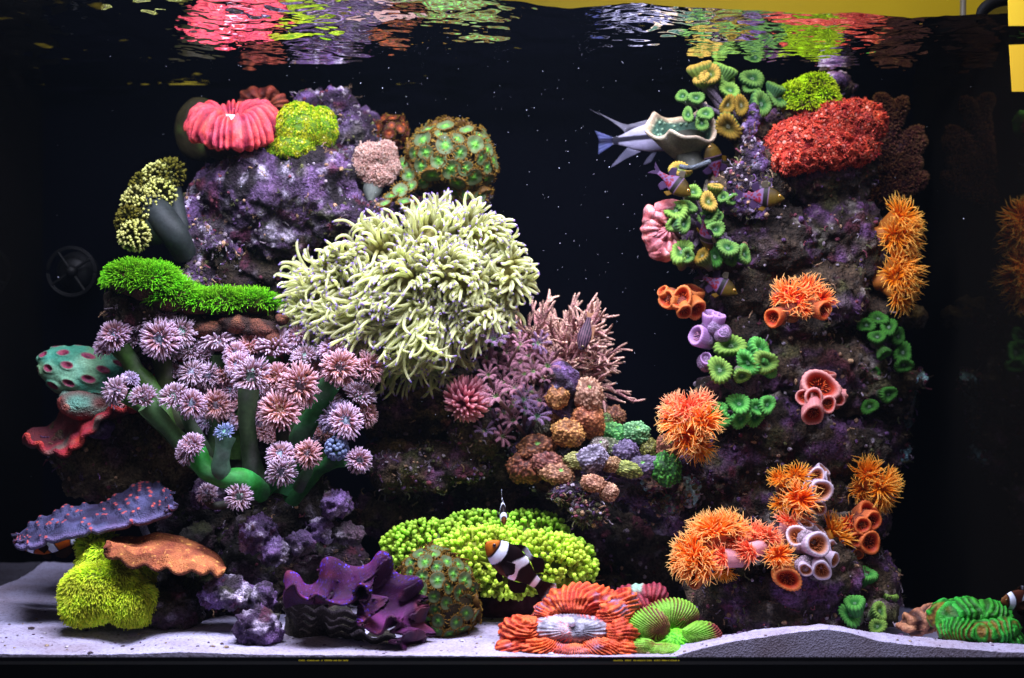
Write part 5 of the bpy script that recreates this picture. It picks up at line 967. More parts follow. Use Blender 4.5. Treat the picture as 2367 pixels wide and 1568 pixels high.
trumpets('bright pale green trumpet heads in the middle of the left tower face', [(1690, 798, 28, .27, 'l', (.1, .5, .9)), (1664, 855, 30, .25, 'l', (-.2, .2, 1)), (1727, 840, 26, .26, 'b', (0, .2, 1)), (1760, 808, 30, .27, 'b', (.4, .6, .6)), (1770, 838, 28, .26, 'l', (.5, .2, .8)), (1782, 850, 24, .27, 'b', (.8, 0, .5)), (1715, 870, 20, .25, 'l', (-.1, -.1, 1))], (1720, 900, .32))
trumpets('vivid green trumpet heads in a row right of the orange tuft', [(1660, 945, 22, .26, 'b', (-.5, .6, .7)), (1665, 965, 24, .25, 'b', (-.1, 0, 1)), (1708, 932, 24, .26, 'b', (0, .4, .9)), (1712, 970, 24, .26, 'b', (0, -.2, 1)), (1748, 942, 20, .26, 'b', (0, .2, 1)), (1775, 935, 22, .26, 'b', (.5, .3, .8)), (1745, 965, 20, .27, 'b', (.1, -.5, .8))], (1715, 960, .33))
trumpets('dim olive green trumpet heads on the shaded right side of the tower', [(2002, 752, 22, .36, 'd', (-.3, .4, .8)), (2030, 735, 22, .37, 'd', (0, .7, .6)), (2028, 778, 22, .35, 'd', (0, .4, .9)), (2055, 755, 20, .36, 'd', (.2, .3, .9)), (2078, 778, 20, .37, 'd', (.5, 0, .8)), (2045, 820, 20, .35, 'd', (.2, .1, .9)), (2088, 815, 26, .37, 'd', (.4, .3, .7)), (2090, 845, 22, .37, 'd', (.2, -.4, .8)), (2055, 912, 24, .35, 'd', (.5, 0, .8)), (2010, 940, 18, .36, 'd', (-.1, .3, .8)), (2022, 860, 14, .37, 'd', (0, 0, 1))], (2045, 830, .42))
trumpets('lime trumpet heads low on the knobbly foot of the tower', [(2003, 1325, 24, .25, 'b', (.3, .4, .8)), (2052, 1372, 26, .26, 'l', (.3, .9, .4)), (1975, 1392, 30, .20, 'b', (.1, .8, .5)), (1965, 1420, 24, .20, 'b', (-.2, .2, .8)), (2035, 1412, 24, .21, 'l', (.3, .4, .8)), (2028, 1448, 18, .20, 'l', (0, .5, .7))], (2005, 1400, .3))
# pink brain coral at the left edge
root = thing('brain_coral', P(1530, 600, .3), 'salmon pink folded brain coral on the left edge of the tower', 'coral')
for i, (x, y, rx, ry, N) in enumerate(((1545, 480, 34, 22, 10), (1530, 505, 34, 20, 10), (1505, 530, 24, 34, 10), (1512, 560, 24, 26, 10), (1540, 545, 34, 24, 16), (1550, 575, 34, 28, 24), (1530, 585, 28, 22, 16), (1500, 500, 16, 24, 10))):
    part(root, 'fleshy_fold', folds(P(x, y, .30), (LN(rx), LN(28), LN(ry)), P(1545, 530, .30), N, .0014, lambda s, u, v: mix(mix(hx('8a3c40'), hx('d88080'), sst(-.9, .6, s + .5 * fbm(v, 90, 2, 2))), hx('c8a8b0'), .3 * sst(.2, .5, vn(v, 150, 3))), 5, i, .15, 2), MAT['brain'])
# lime star polyps, red flower coral
root = thing('star_polyps', P(1880, 262, .34), 'lime yellow tuft of short polyps at the top of the tower', 'coral')
E = [(1845, 225, .34, 44, 34, 45), (1885, 210, .35, 44, 34, 45), (1900, 230, .34, 36, 28, 40), (1860, 248, .33, 44, 22, 40)]
m = M()
for e in E: m.merge(blob(P(*e[:3]), (LN(e[3]), LN(e[5]), LN(e[4])), 4, .1, 2, e[0], cfn=lambda u, v, d: np.tile(hx('5a3c30'), (len(u), 1))))
part(root, 'mat', m, MAT['crust'], kind='stuff'); grass(root, E, 2600, LN(13), LN(2.2), hx('5a7008'), hx('98b814'), hx('d0e830'), lambda u, n: (n[:, 2] > -.5) & (n[:, 1] < .5), seed=5, K=4)
RL = dlib([daisy(21, hx('a83420'), hx('e06048'), hx('f09878'), 16), daisy(22, hx('8a2820'), hx('cc5448'), hx('e08878'), 14), daisy(23, hx('b03c2c'), hx('f0785c'), hx('f8b098'), 18)], MAT['tent'])
root = thing('flower_coral', P(1880, 380, .33), 'coral red flower coral mound on the right of the tower top', 'coral')
m = M(); pt = []; nt_ = []
for (x, y, d, rx, ry, n_) in ((1850, 335, .32, 70, 52, 220), (1920, 290, .33, 80, 48, 260), (1980, 285, .34, 60, 46, 160), (1900, 345, .33, 80, 40, 150), (1960, 340, .35, 60, 40, 110), (1820, 370, .32, 34, 26, 50)):
    cen = P(x, y, d); rad = (LN(rx, d), LN(50, d), LN(ry, d)); m.merge(blob(cen, np.array(rad) * .97, 4, .06, 2, x, cfn=lambda u, v, d_: mix(hx('6a100c'), hx('c03024'), sst(-.5, .6, u[:, 0] * -.4 + fbm(v, 40, 2, 1)))))
    a, b = on_ell(int(n_ * 1.6), cen, rad, lambda u, nn: (nn[:, 1] < .3), x, .6); pt.append(a); nt_.append(b)
part(root, 'base', m, MAT['brain'], kind='stuff'); pt = np.vstack(pt); nt_ = np.vstack(nt_)
daisies(root, RL, pt + nt_ * LN(7), nt_, LN(11.5, .33), jit=.5)
single('green_crust', blob(P(2018, 290, .37), (LN(34), LN(26), LN(40)), 4, .15, 3, 6, cfn=lambda u, v, d: mix(hx('2a4a18'), hx('4a9a30'), sst(-.2, .3, fbm(v, 60, 2, 2)))), MAT['stony'], 'green warty crust peeking out at the right edge of the red flower coral', 'coral')
# soft tree coral in the dark behind
for lab, brs in (('dusky maroon tree coral with stubby fuzzy arms behind the right edge of the tower', [([(2040, 460), (2080, 350), (2125, 300)], 22), ([(2050, 440), (2090, 430), (2135, 408)], 26), ([(2040, 400), (2065, 280), (2090, 232)], 20), ([(2040, 380), (2050, 260), (2030, 225)], 18), ([(2060, 370), (2110, 345), (2130, 318)], 18), ([(2050, 400), (2100, 385), (2115, 370)], 22)]),):
    root = thing('tree_coral', P(2040, 480, .5), lab, 'coral')
    for pts, r in brs:
        pth = spline([P(a, b, .50) for a, b in pts], 14); m = tubes([pth], [LN(r) * np.interp(np.linspace(0, 1, 14), [0, .8, 1], [1.2, .9, .3])], hx('3a1a1e'), 14)
        g = np.random.default_rng(int(pts[0][0] + pts[-1][1])); tp_ = g.uniform(0, 13, 1500); cpt = np.stack([np.interp(tp_, np.arange(14), pth[:, q_]) for q_ in range(3)], 1); dr = nrm(g.normal(0, 1, (1500, 3))); k = (LN(r) * np.interp(tp_ / 13, [0, .8, 1], [1.2, .9, .3]))[:, None]
        st = cpt + dr * k; m.merge(tubes(np.stack([st, st + dr * LN(5), st + dr * LN(9)], 1), [[LN(2), LN(2.4), LN(.8)]], [[hx('401c20'), hx('6e383a'), hx('94704c')]], 3)); part(root, 'branch', m, MAT['tent'], kind='stuff')

# orange cup corals
suns('open orange cup coral tuft high on the right edge of the tower', [(2085, 500, 40, .36, 'gold', (.4, .5, .7)), (2095, 545, 40, .36, 'gold', (.8, 0, .6)), (2072, 545, 34, .35, 'gold', (.1, -.2, 1))], (2050, 540, .42))
suns('open orange cup coral tuft just above the dim olive trumpet heads', [(2085, 605, 38, .36, 'gold', (.3, .6, .7)), (2098, 645, 38, .36, 'gold', (.8, .1, .6)), (2072, 640, 34, .35, 'gold', (0, 0, 1)), (2082, 680, 36, .36, 'gold', (.4, -.4, .7))], (2050, 660, .42))
suns('cup coral cluster with scarlet mouths and cream tentacles on the middle of the tower', [(1822, 678, 36, .27, 'redtent', (-.2, .8, .6)), (1845, 695, 34, .26, 'redtent', (0, .4, .9)), (1870, 665, 32, .29, 'redtent', (.1, .8, .5)), (1900, 690, 30, .28, 'redtent', (.5, .5, .7)), (1785, 735, 24, .25, 'red', (-.6, -.1, .8)), (1907, 718, 22, .26, 'red', (.5, -.1, .8)),
 (1862, 718, 15, .25, 'redtent', (0, 0, 1)), (1838, 722, 12, .25, 'red', (0, -.2, 1)), (1800, 690, 20, .28, 'redtent', (-.7, .4, .5))], (1850, 720, .34))
suns('closed orange red cup corals at the left edge of the tower', [(1575, 688, 28, .27, 'orange', (-.2, .2, .9)), (1540, 692, 24, .28, 'orange', (-.7, .1, .6)), (1612, 718, 24, .28, 'orange', (.3, -.5, .8)), (1583, 722, 19, .27, 'orange', (.1, -.6, .8)), (1530, 672, 16, .29, 'orange', (-.7, .5, .4)), (1605, 668, 26, .31, 'orange', (.2, .8, .3))], (1600, 700, .34))
suns('lilac tube corals pointing up and left beside the pale green trumpets', [(1642, 724, 22, .28, 'lilac', (.0, .9, .3)), (1662, 728, 18, .27, 'lilac', (.2, .9, .3)), (1608, 775, 24, .27, 'lilac', (-.7, .3, .6)), (1672, 768, 12, .26, 'lilac', (.0, .2, 1)), (1632, 828, 16, .27, 'lilac', (-.1, .4, .8))], (1650, 800, .33), group='orange cup corals', bc=hx('a080a8'))
suns('pale orange feathery cup coral tuft at the left edge above the mushroom slope', [(1590, 945, 40, .24, 'pink', (-.2, .5, .8)), (1560, 975, 38, .25, 'open', (-.8, .2, .6)), (1628, 975, 38, .23, 'open', (.3, .1, .9)), (1590, 1005, 38, .24, 'open', (-.3, -.2, .9)), (1615, 1035, 34, .25, 'gold', (.1, -.6, .7)), (1555, 940, 34, .26, 'pink', (-.7, .6, .3)), (1625, 930, 32, .25, 'pink', (.4, .7, .5))], (1620, 990, .33))
suns('rose tube corals with dark red mouths on the right half of the tower waist', [(1898, 890, 36, .25, 'rose', (0, .3, 1), 1.3), (1858, 918, 22, .25, 'rose', (-.6, 0, .8)), (1882, 920, 22, .24, 'rose', (-.1, 0, 1)), (1915, 935, 20, .24, 'rose', (0, 0, 1)), (1940, 925, 17, .25, 'rose', (.4, .1, .9)), (1880, 960, 30, .24, 'rose', (-.1, -.6, .8)), (1915, 862, 20, .29, 'rose', (.2, .9, .2)), (1945, 900, 20, .29, 'rose', (.6, .6, .2)), (1955, 915, 16, .27, 'rose', (.9, 0, .2))], (1905, 925, .33))
suns('dark orange cup corals beside white ones on the tower waist', [(1800, 1108, 24, .24, 'gold', (-.5, .5, .7)), (1842, 1100, 26, .24, 'gold', (0, .4, .9)), (1850, 1155, 38, .22, 'open', (0, .2, .95)), (1808, 1165, 24, .24, 'gold', (-.5, 0, .8)), (1888, 1100, 22, .24, 'white', (0, .2, .9)), (1870, 1125, 15, .23, 'white', (-.2, .1, 1)), (1900, 1135, 30, .23, 'white', (.2, 0, .95)), (1893, 1175, 20, .24, 'white', (.1, -.2, .9)), (1905, 1085, 18, .27, 'white', (.5, .6, .3)), (1915, 1108, 20, .26, 'white', (.8, .2, .3))], (1865, 1135, .33))
suns('fluffy orange cup coral tuft on the right edge of the lower tower', [(2005, 1095, 36, .30, 'gold', (0, .7, .7)), (2040, 1130, 38, .29, 'gold', (.4, 0, .9)), (1995, 1130, 30, .31, 'gold', (-.3, 0, .9)), (2055, 1110, 30, .31, 'gold', (.8, .4, .4)), (2035, 1165, 28, .31, 'gold', (.5, -.6, .5))], (2015, 1130, .38))
suns('fat orange cup corals with deep red mouths below the fluffy right tuft', [(2010, 1188, 26, .28, 'red', (.2, .3, .8), 1.2), (1995, 1215, 19, .25, 'red', (0, 0, 1)), (2018, 1205, 24, .26, 'red', (.3, 0, .9)), (1960, 1212, 24, .27, 'redtent', (-.6, .2, .8)), (1981, 1248, 19, .25, 'red', (-.1, 0, 1)), (2013, 1255, 27, .25, 'red', (.2, 0, .95)), (1984, 1282, 14, .26, 'red', (0, -.3, .9)), (2020, 1175, 22, .31, 'red', (.7, .5, .3))], (2000, 1235, .34))
suns('blazing orange open cup corals at the left of the tower foot', [(1655, 1225, 44, .19, 'open', (-.1, .9, .5)), (1690, 1222, 40, .20, 'open', (.3, .8, .4)), (1628, 1230, 36, .2, 'open', (-.5, .7, .4)), (1600, 1280, 42, .17, 'open', (-.6, .3, .7)), (1618, 1302, 40, .16, 'open', (-.1, 0, 1)), (1585, 1300, 36, .18, 'open', (-.8, 0, .5)), (1600, 1338, 24, .18, 'orange', (-.6, -.3, .7)),
 (1665, 1290, 38, .17, 'pink', (-.8, .1, .5)), (1700, 1255, 34, .19, 'pink', (-.5, .5, .6)), (1730, 1275, 34, .17, 'pink', (-.7, -.1, .6)), (1672, 1320, 24, .19, 'gold', (0, -.6, .6))], (1670, 1290, .27))
suns('pink orange cup corals in the middle of the bright cluster on the tower foot', [(1745, 1235, 36, .20, 'pink', (-.1, .8, .6)), (1775, 1240, 30, .19, 'pink', (.1, .4, .8)), (1825, 1205, 32, .23, 'pink', (.1, .9, .4)), (1800, 1285, 30, .16, 'open', (.1, .1, 1)), (1790, 1255, 24, .20, 'pink', (-.3, .3, .8)), (1815, 1315, 24, .2, 'gold', (.4, -.3, .6)), (1860, 1208, 26, .24, 'pink', (.4, .8, .2))], (1790, 1270, .27))
suns('white tube corals with orange mouths at the right of the bright cluster', [(1842, 1238, 28, .19, 'white', (-.3, .5, .8)), (1892, 1258, 30, .17, 'white', (.25, .2, .95)), (1863, 1210, 18, .22, 'white', (.2, .8, .5)), (1868, 1246, 11, .18, 'white', (0, .2, 1)), (1862, 1318, 18, .17, 'white', (-.1, -.2, 1)), (1900, 1320, 23, .17, 'white', (0, -.25, .95)), (1930, 1270, 24, .22, 'white', (.7, .3, .5)), (1930, 1295, 20, .2, 'white', (.7, -.1, .6)), (1895, 1222, 22, .24, 'white', (.6, .7, .2)), (1930, 1235, 44, .26, 'gold', (.7, .6, .2))], (1885, 1275, .26), bc=hx('b8a0b0'))
suns('single wide brick red cup coral at the bottom of the bright cluster', [(1822, 1340, 30, .15, 'orange', (0, 0, 1))], (1830, 1345, .22))
# green and brown ridged corals at the lower right
root = thing('ridged_coral', P(2260, 1500, .12), 'bright green ridged brain coral lying on the sand at the lower right', 'coral')
def g2(s, u, v): return mix(mix(hx('1c5a14'), hx('30a02c'), sst(-.7, .8, s + .5 * fbm(v, 80, 2, 2))), hx('8a5a20'), .75 * sst(.05, .45, fbm(v, 30, 2, 5) - .2 * s))
for i, (x, y, rx, ry) in enumerate(((2190, 1425, 42, 34), (2230, 1415, 50, 30), (2285, 1420, 50, 30), (2215, 1455, 46, 28), (2265, 1460, 46, 28), (2310, 1455, 44, 30), (2335, 1480, 26, 24))):
    part(root, 'fleshy_fold', folds(P(x, y, .10 - .02 * (y > 1440)), (LN(rx), LN(44), LN(ry)), P(2260, 1600, .05), 90, .0012, g2, 6, i + 70, .16, 2.6, 3.0, ), MAT['brain'])
part(root, 'foot', blob(P(2245, 1482, .12), (LN(70), LN(40), LN(24)), 4, .12, 3, 4, cfn=lambda u, v, d: np.tile(hx('2a1c18'), (len(u), 1))), MAT['crust'])
root = thing('ridged_coral', P(2130, 1465, .2), 'rusty brown ridged coral half behind the green one on the sand', 'coral')
for i, (x, y, rx, ry) in enumerate(((2130, 1435, 44, 26), (2110, 1450, 34, 16), (2155, 1425, 36, 26))): part(root, 'fleshy_fold', folds(P(x, y, .19), (LN(rx), LN(36), LN(ry)), P(2160, 1350, .2), 34, .0022, lambda s, u, v: mix(hx('4a2a20'), hx('b07858'), sst(-.7, .8, s + .6 * fbm(v, 60, 2, 2))), 5, i + 80, .16, 2.4, 3.0), MAT['brain'])
# =================== fish ===================
def fish_body(L_, prof, colf, wid=.42, n=80, seg=64):
    """nose at +X, up +Z; prof: (t, top, bottom) relative to the length"""
    pr = np.array(prof); t = np.linspace(0, 1, n) ** 1.0; tp = np.interp(t, pr[:, 0], pr[:, 1]); bt = np.interp(t, pr[:, 0], pr[:, 2])
    for _ in range(3): tp[1:-1] = (tp[:-2] + 2 * tp[1:-1] + tp[2:]) / 4; bt[1:-1] = (bt[:-2] + 2 * bt[1:-1] + bt[2:]) / 4
    a = np.arange(seg) / seg * 2 * math.pi; ca, sa = np.cos(a), np.sin(a); mid = (tp + bt) / 2; h = (tp - bt) / 2; wd = h * wid * np.interp(t, [0, .3, .7, 1], [1.2, 1.15, .8, .35])
    v = np.stack([np.broadcast_to((.5 - t)[:, None], (n, seg)), wd[:, None] * sa[None] * (1 - .12 * ca[None]), mid[:, None] + h[:, None] * ca[None]], -1) * L_
    m = M(); m.add(v.reshape(-1, 3), grid(n, seg)[:0], None, colf(v.reshape(-1, 3) / L_)); i = np.arange(n - 1)[:, None] * seg; j = np.arange(seg)[None]; j2 = (j + 1) % seg
    m.q.append(np.stack([i + j, i + j2, i + seg + j2, i + seg + j], -1).reshape(-1, 4)); m.q.append(np.array([[seg * (n - 1) + k, seg * (n - 1) + (k + 1) % seg, seg * (n - 1) + (k + 2) % seg, seg * (n - 1)] for k in range(1, seg - 2, 1)])); m.q.append(np.array([[0, k, k + 1, k + 2] for k in range(1, seg - 2)])); return m
def fin(L_, base, tips, colf, thick=.006, y0=0.0, lean=0.0, nr=26, nk=8):
    """a fan between a base line and a tip line, both lists of (x, z); ribbed along its rays"""
    b = spline([(x, 0, z) for x, z in base], nr); e = spline([(x, 0, z) for x, z in tips], nr); k = np.linspace(0, 1, nk)[None, :, None]; W = b[:, None] * (1 - k) + e[:, None] * k
    W[..., 1] = y0 + lean * k[..., 0] + .004 * np.sin(np.arange(nr)[:, None] * 1.6) * k[..., 0]; c = colf(W.reshape(-1, 3)); tkn = thick * (1 - .8 * k[..., 0]) * (1 + .5 * np.cos(np.arange(nr) * math.pi)[:, None])
    A = W.copy(); A[..., 1] += tkn / 2; B = W.copy(); B[..., 1] -= tkn / 2; N0 = nr * nk; q = grid(nr, nk); idx = np.arange(N0).reshape(nr, nk); rim = np.concatenate([idx[:, 0], idx[-1, 1:], idx[-2::-1, -1], idx[0, -2:0:-1]]); r2 = np.roll(rim, -1)
    m = M(); m.add(np.concatenate([A.reshape(-1, 3), B.reshape(-1, 3)]) * L_, np.vstack([q, q[:, ::-1] + N0, np.stack([rim, rim + N0, r2 + N0, r2], 1)]), None, np.concatenate([c, c])); return m
def fish(name, label, pos, head, up, L_, prof, colf, fins, eye, finc, group=None, cat='fish', wid=.42):
    root = thing(name, P(*pos), label, cat, group); h = nrm(dirv(*head)); u = dirv(*up); u = nrm(u - h * (h @ u)); y = np.cross(u, h); Rm = np.stack([h, y, u], 1)
    mt = mtx(Rm, (0, 0, 0)); link('body', fish_body(L_, prof, colf, wid).mesh('body'), MAT['fish'], root, mtx=mt)
    for f in fins:
        nm, base, tips = f[:3]; kw = f[3] if len(f) > 3 else {}; cf = kw.pop('c', finc); link(nm, fin(L_, base, tips, cf, **kw).mesh(nm), MAT['fin'], root, mtx=mt)
    ex, ez, er, ey = eye[:4]; ring = eye[4] if len(eye) > 4 else hx('806020')
    for sg in (-1, 1):
        m = blob((ex * L_, sg * ey * L_, ez * L_), (er * L_, er * .55 * L_, er * L_), 3, 0, cfn=lambda uu, v, d: mix(ring, hx('050505'), sst(.75, .6, np.hypot(uu[:, 0], uu[:, 2])))); link('eye', m.mesh('eye'), MAT['eye'], root, mtx=mt)
    return root
MAT['eye'] = flesh('wet_eye', .08, 1.0, 0, 50, 1, 1, 0)
CPR = [(0, .01, -.01), (.04, .07, -.06), (.12, .13, -.12), (.25, .19, -.18), (.42, .22, -.21), (.6, .19, -.18), (.78, .11, -.11), (.9, .075, -.075), (1, .07, -.07)]
def clown(body, face, tailc=None, edge=.016):
    def f(v):
        x, z = v[:, 0], v[:, 2]; c = mix(body, face, sst(.31, .40, x)); c = mix(c, face * .6, .4 * sst(-.08, -.2, z)); W_ = hx('e8ecff')
        for (a, b, cv) in ((.265, .065, .5), (-.06, .075, -.7), (-.40, .04, 0)):
            xc = x - a - cv * z * z * 2 + (.05 * np.exp(-(z / .09) ** 2) if a < 0 and a > -.2 else 0) * -1; dd = np.abs(xc) - b * (.75 + .25 * np.cos(z * 9)); c = mix(c, hx('060408'), sst(edge + .012, edge, dd)); c = mix(c, W_, sst(.004, -.006, dd))
        return c
    return f
def clown_fins(dark, edge):
    fc = lambda v: mix(dark, edge, sst(.0, 1.0, np.zeros(len(v))))
    def tail(v): return mix(dark, hx('e8ecff'), sst(-.62, -.68, v[:, 0]) )
    def dors(v): return mix(dark, hx('e8ecff'), sst(.10, .04, np.abs(v[:, 0] + .07)) * .95)
    return [('dorsal_fin', [(.22, .15), (.05, .21), (-.15, .18), (-.33, .09)], [(.16, .22), (.02, .29), (-.15, .25), (-.30, .30), (-.42, .17)], dict(c=dors)), ('anal_fin', [(-.08, -.19), (-.2, -.15), (-.33, -.08)], [(-.12, -.26), (-.25, -.29), (-.38, -.20)], dict(c=lambda v: np.tile(dark, (len(v), 1)))),
            ('tail_fin', [(-.48, .07), (-.49, 0), (-.48, -.07)], [(-.66, .15), (-.74, .06), (-.75, -.05), (-.66, -.15)], dict(c=tail)), ('pectoral_fin', [(.17, -.03), (.16, -.10)], [(.04, .03), (-.03, -.08), (.04, -.17)], dict(y0=.075, lean=.07, c=lambda v: np.tile(dark, (len(v), 1)))),
            ('pectoral_fin', [(.17, -.03), (.16, -.10)], [(.04, .03), (-.03, -.08), (.04, -.17)], dict(y0=-.075, lean=-.07, c=lambda v: mix(dark, hx('b0a8d0'), .5 * sst(.06, .0, np.abs(v[:, 2] + .01))))), ('pelvic_fin', [(.12, -.16), (.06, -.18)], [(.10, -.26), (0, -.30), (-.04, -.24)], dict(c=lambda v: np.tile(dark, (len(v), 1))))]
DB_ = hx('241016')
fish('clownfish', 'dark maroon clownfish with white bars and an orange face in front of the lime coral', (1186, 1305, .10), (-.72, .62, .28), (.62, .75, -.1), LN(162), CPR, clown(hx('12060a'), hx('a05014')), clown_fins(hx('241016'), hx('e8ecff')), (.40, .045, .026, .062, hx('3a2030')), lambda v: np.tile(DB_, (len(v), 1)))
fish('clownfish', 'tiny black clownfish facing the viewer just above the lime coral', (1163, 1182, .17), (.06, -.55, .85), (0, 1, .35), LN(88), CPR, clown(hx('140c10'), hx('5a3018')), clown_fins(hx('181014'), hx('e8ecff')), (.40, .045, .026, .062), lambda v: np.tile(DB_, (len(v), 1)))
fish('clownfish', 'orange and white clownfish hiding under the violet plate coral at the far left', (112, 1252, .26), (-1, -.05, .1), (0, 1, 0), LN(142), CPR, clown(hx('b04a10'), hx('c86020')), clown_fins(hx('301408'), hx('e8ecff')), (.40, .045, .026, .062), lambda v: np.tile(DB_, (len(v), 1)))
fish('clownfish', 'brown clownfish with white bars entering at the right edge above the green brain coral', (2362, 1388, .10), (-.95, 0, .3), (0, 1, 0), LN(108), CPR, clown(hx('4a2418'), hx('5a3418')), clown_fins(hx('3a2010'), hx('e8ecff')), (.40, .045, .026, .062), lambda v: np.tile(DB_, (len(v), 1)))
# white and black striped fish behind the funnel
def sc(v):
    x, z = v[:, 0], v[:, 2]; c = mix(hx('6c6880'), hx('9c98a8'), sst(-.2, .2, z)); c = mix(c, hx('12101c'), sst(.040, .030, np.abs(z - .005))); return mix(c, hx('12101c'), sst(.05, .03, np.abs(x + .45)))
lt = lambda v: mix(hx('66647c'), hx('9490a0'), sst(-.2, .2, v[:, 2]))
def tailc(v): return mix(hx('5c6494'), hx('181430'), sst(.05, .02, np.abs(v[:, 2] - .005)) * .9)
fish('bannerfish', 'pale lilac fish with a black side stripe left of the funnel coral', (1500, 318, .42), (.97, .08, .1), (-.1, 1, 0), LN(185), [(0, .01, -.02), (.1, .08, -.1), (.3, .17, -.2), (.5, .19, -.20), (.7, .14, -.15), (.88, .06, -.07), (1, .045, -.05)], sc,
     [('dorsal_fin', [(.1, .17), (-.15, .15), (-.32, .09)], [(.0, .24), (-.30, .20), (-.5, .28), (-.68, .42), (-.36, .17)], dict(c=lt)), ('dorsal_thread', [(-.62, .355), (-.64, .375)], [(-.76, .45), (-.765, .46)], dict(c=lt)), ('tail_fin', [(-.48, .045), (-.485, 0), (-.48, -.045)], [(-.72, .16), (-.68, .04), (-.69, -.06), (-.70, -.17)], dict(c=tailc)),
      ('anal_fin', [(-.12, -.18), (-.3, -.11)], [(-.36, -.27), (-.55, -.36), (-.4, -.2)], dict(c=lt)), ('pelvic_fin', [(.1, -.19), (.04, -.2)], [(.0, -.34), (-.1, -.36), (-.05, -.28)], dict(c=lt))], (.40, .03, .03, .05), lt, cat='fish', wid=.35)
# pyjama-like spotted cardinal fish
sp_c = np.random.default_rng(3).uniform([-.46, -.17], [-.03, .17], (34, 2))
def cd(v):
    x, z = v[:, 0], v[:, 2]; c = mix(hx('543c5a'), hx('4c3c20'), sst(.1, .2, x)); dd = np.min(np.hypot(x[:, None] - sp_c[None, :, 0], z[:, None] - sp_c[None, :, 1]), axis=1)
    c = mix(c, hx('5a1020'), sst(.034, .022, dd) * (x < 0)); c = mix(c, hx('100c08'), sst(.065, .05, np.abs(x - .05))); return mix(c, mix(hx('403008'), hx('140e06'), .6 * sst(.0, .18, z)), sst(.11, .14, x))
CRD = [(0, .0, -.02), (.08, .08, -.10), (.2, .18, -.19), (.38, .25, -.25), (.55, .20, -.21), (.75, .09, -.10), (.9, .055, -.06), (1, .055, -.055)]
vc = lambda v: np.tile(hx('402a4c'), (len(v), 1)); yc = lambda v: np.tile(hx('7a580c'), (len(v), 1))
def cfins(): return [('tail_fin', [(-.48, .05), (-.485, 0), (-.48, -.05)], [(-.72, .17), (-.66, .05), (-.60, 0), (-.66, -.06), (-.72, -.17)], dict(c=vc)), ('dorsal_fin', [(.12, .18), (.0, .18)], [(.05, .40), (-.06, .36), (-.08, .25)], dict(c=lambda v: np.tile(hx('5a5040'), (len(v), 1)))), ('second_dorsal_fin', [(-.08, .14), (-.22, .09)], [(-.18, .36), (-.30, .28), (-.30, .14)], dict(c=vc)),
                      ('anal_fin', [(-.08, -.15), (-.22, -.1)], [(-.20, -.34), (-.32, -.26), (-.30, -.12)], dict(c=vc)), ('pelvic_fin', [(.14, -.17), (.06, -.19)], [(.02, -.36), (-.10, -.32), (-.02, -.22)], dict(c=yc))]
for lab, pos, hd, upv, Lp in (('spotted cardinal fish nosing down just above the pink folded brain coral', (1560, 425, .27), (.75, -.55, .2), (.5, .8, 0), 110), ('spotted cardinal fish with a yellow head facing right in the cleft below the tower top', (1765, 455, .25), (.97, -.1, .25), (.1, 1, 0), 112),
                              ('violet tailed cardinal fish diving head up behind the stalk of the funnel coral', (1650, 372, .32), (-.22, .9, .2), (-.9, -.2, .2), 110), ('dim spotted cardinal fish in the shade above the closed orange cups', (1665, 660, .29), (.9, -.45, .2), (.4, .9, 0), 105), ('narrow cardinal fish seen from behind among the lower green trumpets', (1632, 545, .26), (.25, -.75, -.6), (.15, .3, .9), 110)):
    fish('cardinal_fish', lab, pos, hd, upv, LN(Lp * .86), CRD, cd, cfins(), (.38, .045, .035, .055, hx('d09020')), vc, 'spotted cardinal fish round the tower')
fish('striped_fish', 'slim dark striped fish hanging tail up among the pink twigs', (1352, 772, .24), (-.25, -.95, .2), (.9, -.2, .3), LN(80), CPR, lambda v: mix(hx('4c3440'), hx('0a0818'), sst(.2, .5, np.cos(v[:, 2] * 90))), [('tail_fin', [(-.48, .05), (-.49, 0), (-.48, -.05)], [(-.68, .12), (-.62, 0), (-.68, -.12)]), ('dorsal_fin', [(.2, .2), (-.2, .14)], [(.1, .27), (-.3, .26)])], (.38, .04, .03, .06), lambda v: np.tile(hx('b08060'), (len(v), 1)))
# pump at the far left in the dark
root = thing('circulation_pump', P(165, 628, .56), 'dark round pump grille with spokes on the back panel at the far left', 'pump')
a = np.linspace(0, 2 * math.pi, 49)[:48]; c0 = P(165, 628, .55); rr0 = LN(57, .55)
for r_ in (1.0, .93): part(root, 'ring', tubes([[c0 + rr0 * r_ * np.array([math.cos(t), 0, math.sin(t)]) for t in np.append(a, a[:2])]], LN(2.5), hx('040407'), 6), MAT['black2'] if 'black2' in MAT else MAT['soft'])
for k in range(4):
    t = k * math.pi / 2 + .6; part(root, 'spoke', tubes([[c0 + rr0 * s_ * np.array([math.cos(t), 0, math.sin(t)]) for s_ in (.2, .6, .93)]], LN(4), hx('030304'), 6), MAT['soft'])
part(root, 'hub', blob(c0, (rr0 * .25, .01, rr0 * .25), 3, 0, cfn=lambda u, v, d: np.tile(hx('030304'), (len(u), 1))), MAT['soft'])
part(root, 'housing', blob(c0 + np.array([0, .035, 0]), (rr0 * .85, .03, rr0 * .85), 3, 0, cfn=lambda u, v, d: np.tile(hx('08080a'), (len(u), 1))), MAT['soft'])
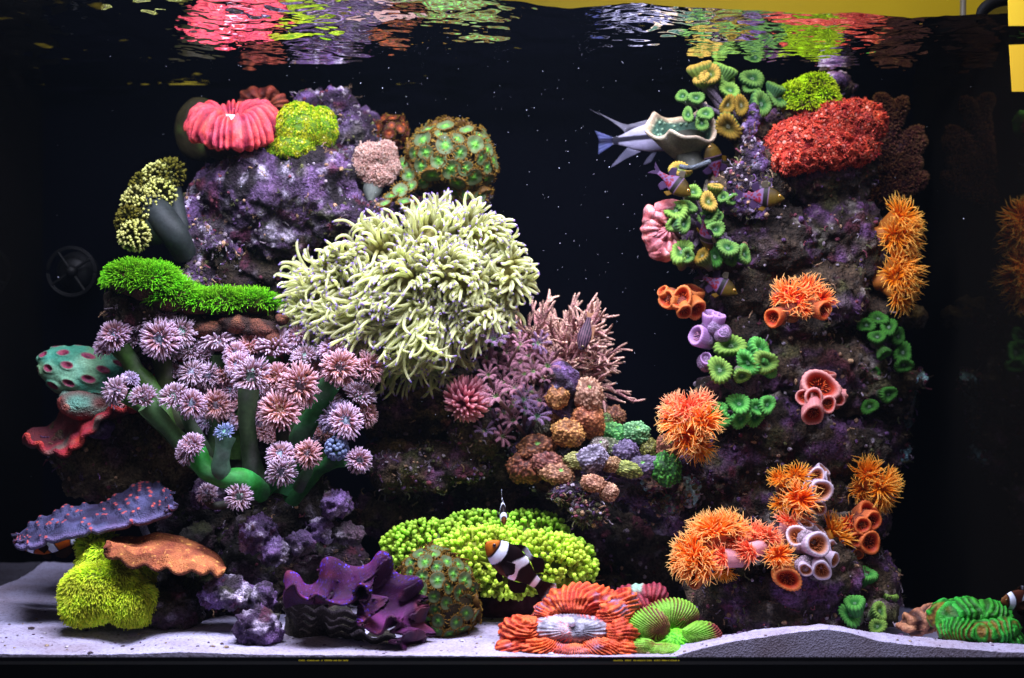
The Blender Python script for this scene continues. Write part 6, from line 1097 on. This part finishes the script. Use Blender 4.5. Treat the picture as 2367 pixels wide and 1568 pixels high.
# drifting specks in the water
g = np.random.default_rng(77); m = M(); u, f = ico(1)
for k in range(480):
    x = g.uniform(500, 1650) if g.random() < .8 else g.uniform(0, 2300); y = g.uniform(100, 1200) if g.random() < .7 else g.uniform(100, 600); d = g.uniform(.05, .5); r = LN(g.choice([.45, .65, 1.0], p=[.7, .25, .05]), d)
    st = nrm(g.normal(0, 1, 3)); v = u * r; v = v + (v @ st)[:, None] * st * g.uniform(0, 3.0) * (g.random() < .3); m.add(v + P(x, y, d), None, f, (.75, .78, .9))
so = single('drifting_specks', m, MAT['soft'], 'fine pale specks drifting in the dark open water', 'particles', origin=P(1180, 700, .2)); so['kind'] = 'stuff'
# rubble crumbs and shell bits lying on the sand
g = np.random.default_rng(31); m = M(); u, f = ico(2)
for k in range(420):
    x = g.uniform(XL + .05, XR - .03); d = abs(g.normal(0, .16)) + .004
    if d > .5: continue
    r = g.choice([.0011, .0018, .0032], p=[.6, .3, .1]); v = u * r * np.array([g.uniform(.7, 1.5), g.uniform(.7, 1.3), g.uniform(.4, .8)]) * (1 + .25 * fbm(u, 2.5, 2, k))[:, None]
    m.add(v + np.array([x, d, sand_z(x, d) + r * .2]), None, f, [hx('8a7a84'), hx('4a3a40'), hx('c8c0cc'), hx('5a3c5c'), hx('a08a70')][g.integers(5)])
so = single('sand_crumbs', m, MAT['crust'], 'small rubble crumbs and shell bits strewn over the pale sand', 'rubble'); so['kind'] = 'stuff'
# faint haze in the water and the room air
m_ = bpy.data.materials.new('haze'); m_.use_nodes = True; nt = m_.node_tree; nt.nodes.clear(); out = nt.nodes.new('ShaderNodeOutputMaterial')
pv = nt.nodes.new('ShaderNodeVolumePrincipled'); pv.inputs['Color'].default_value = (0.55, 0.75, 1.0, 1); pv.inputs['Density'].default_value = 0.0032; nt.links.new(pv.outputs[0], out.inputs['Volume'])
ho = link('haze', box(M(), (-3.0, -2.6, -1.2), (3.0, 1.2, 3.2)).mesh('haze', smooth=False), m_); ho['kind'] = 'stuff'
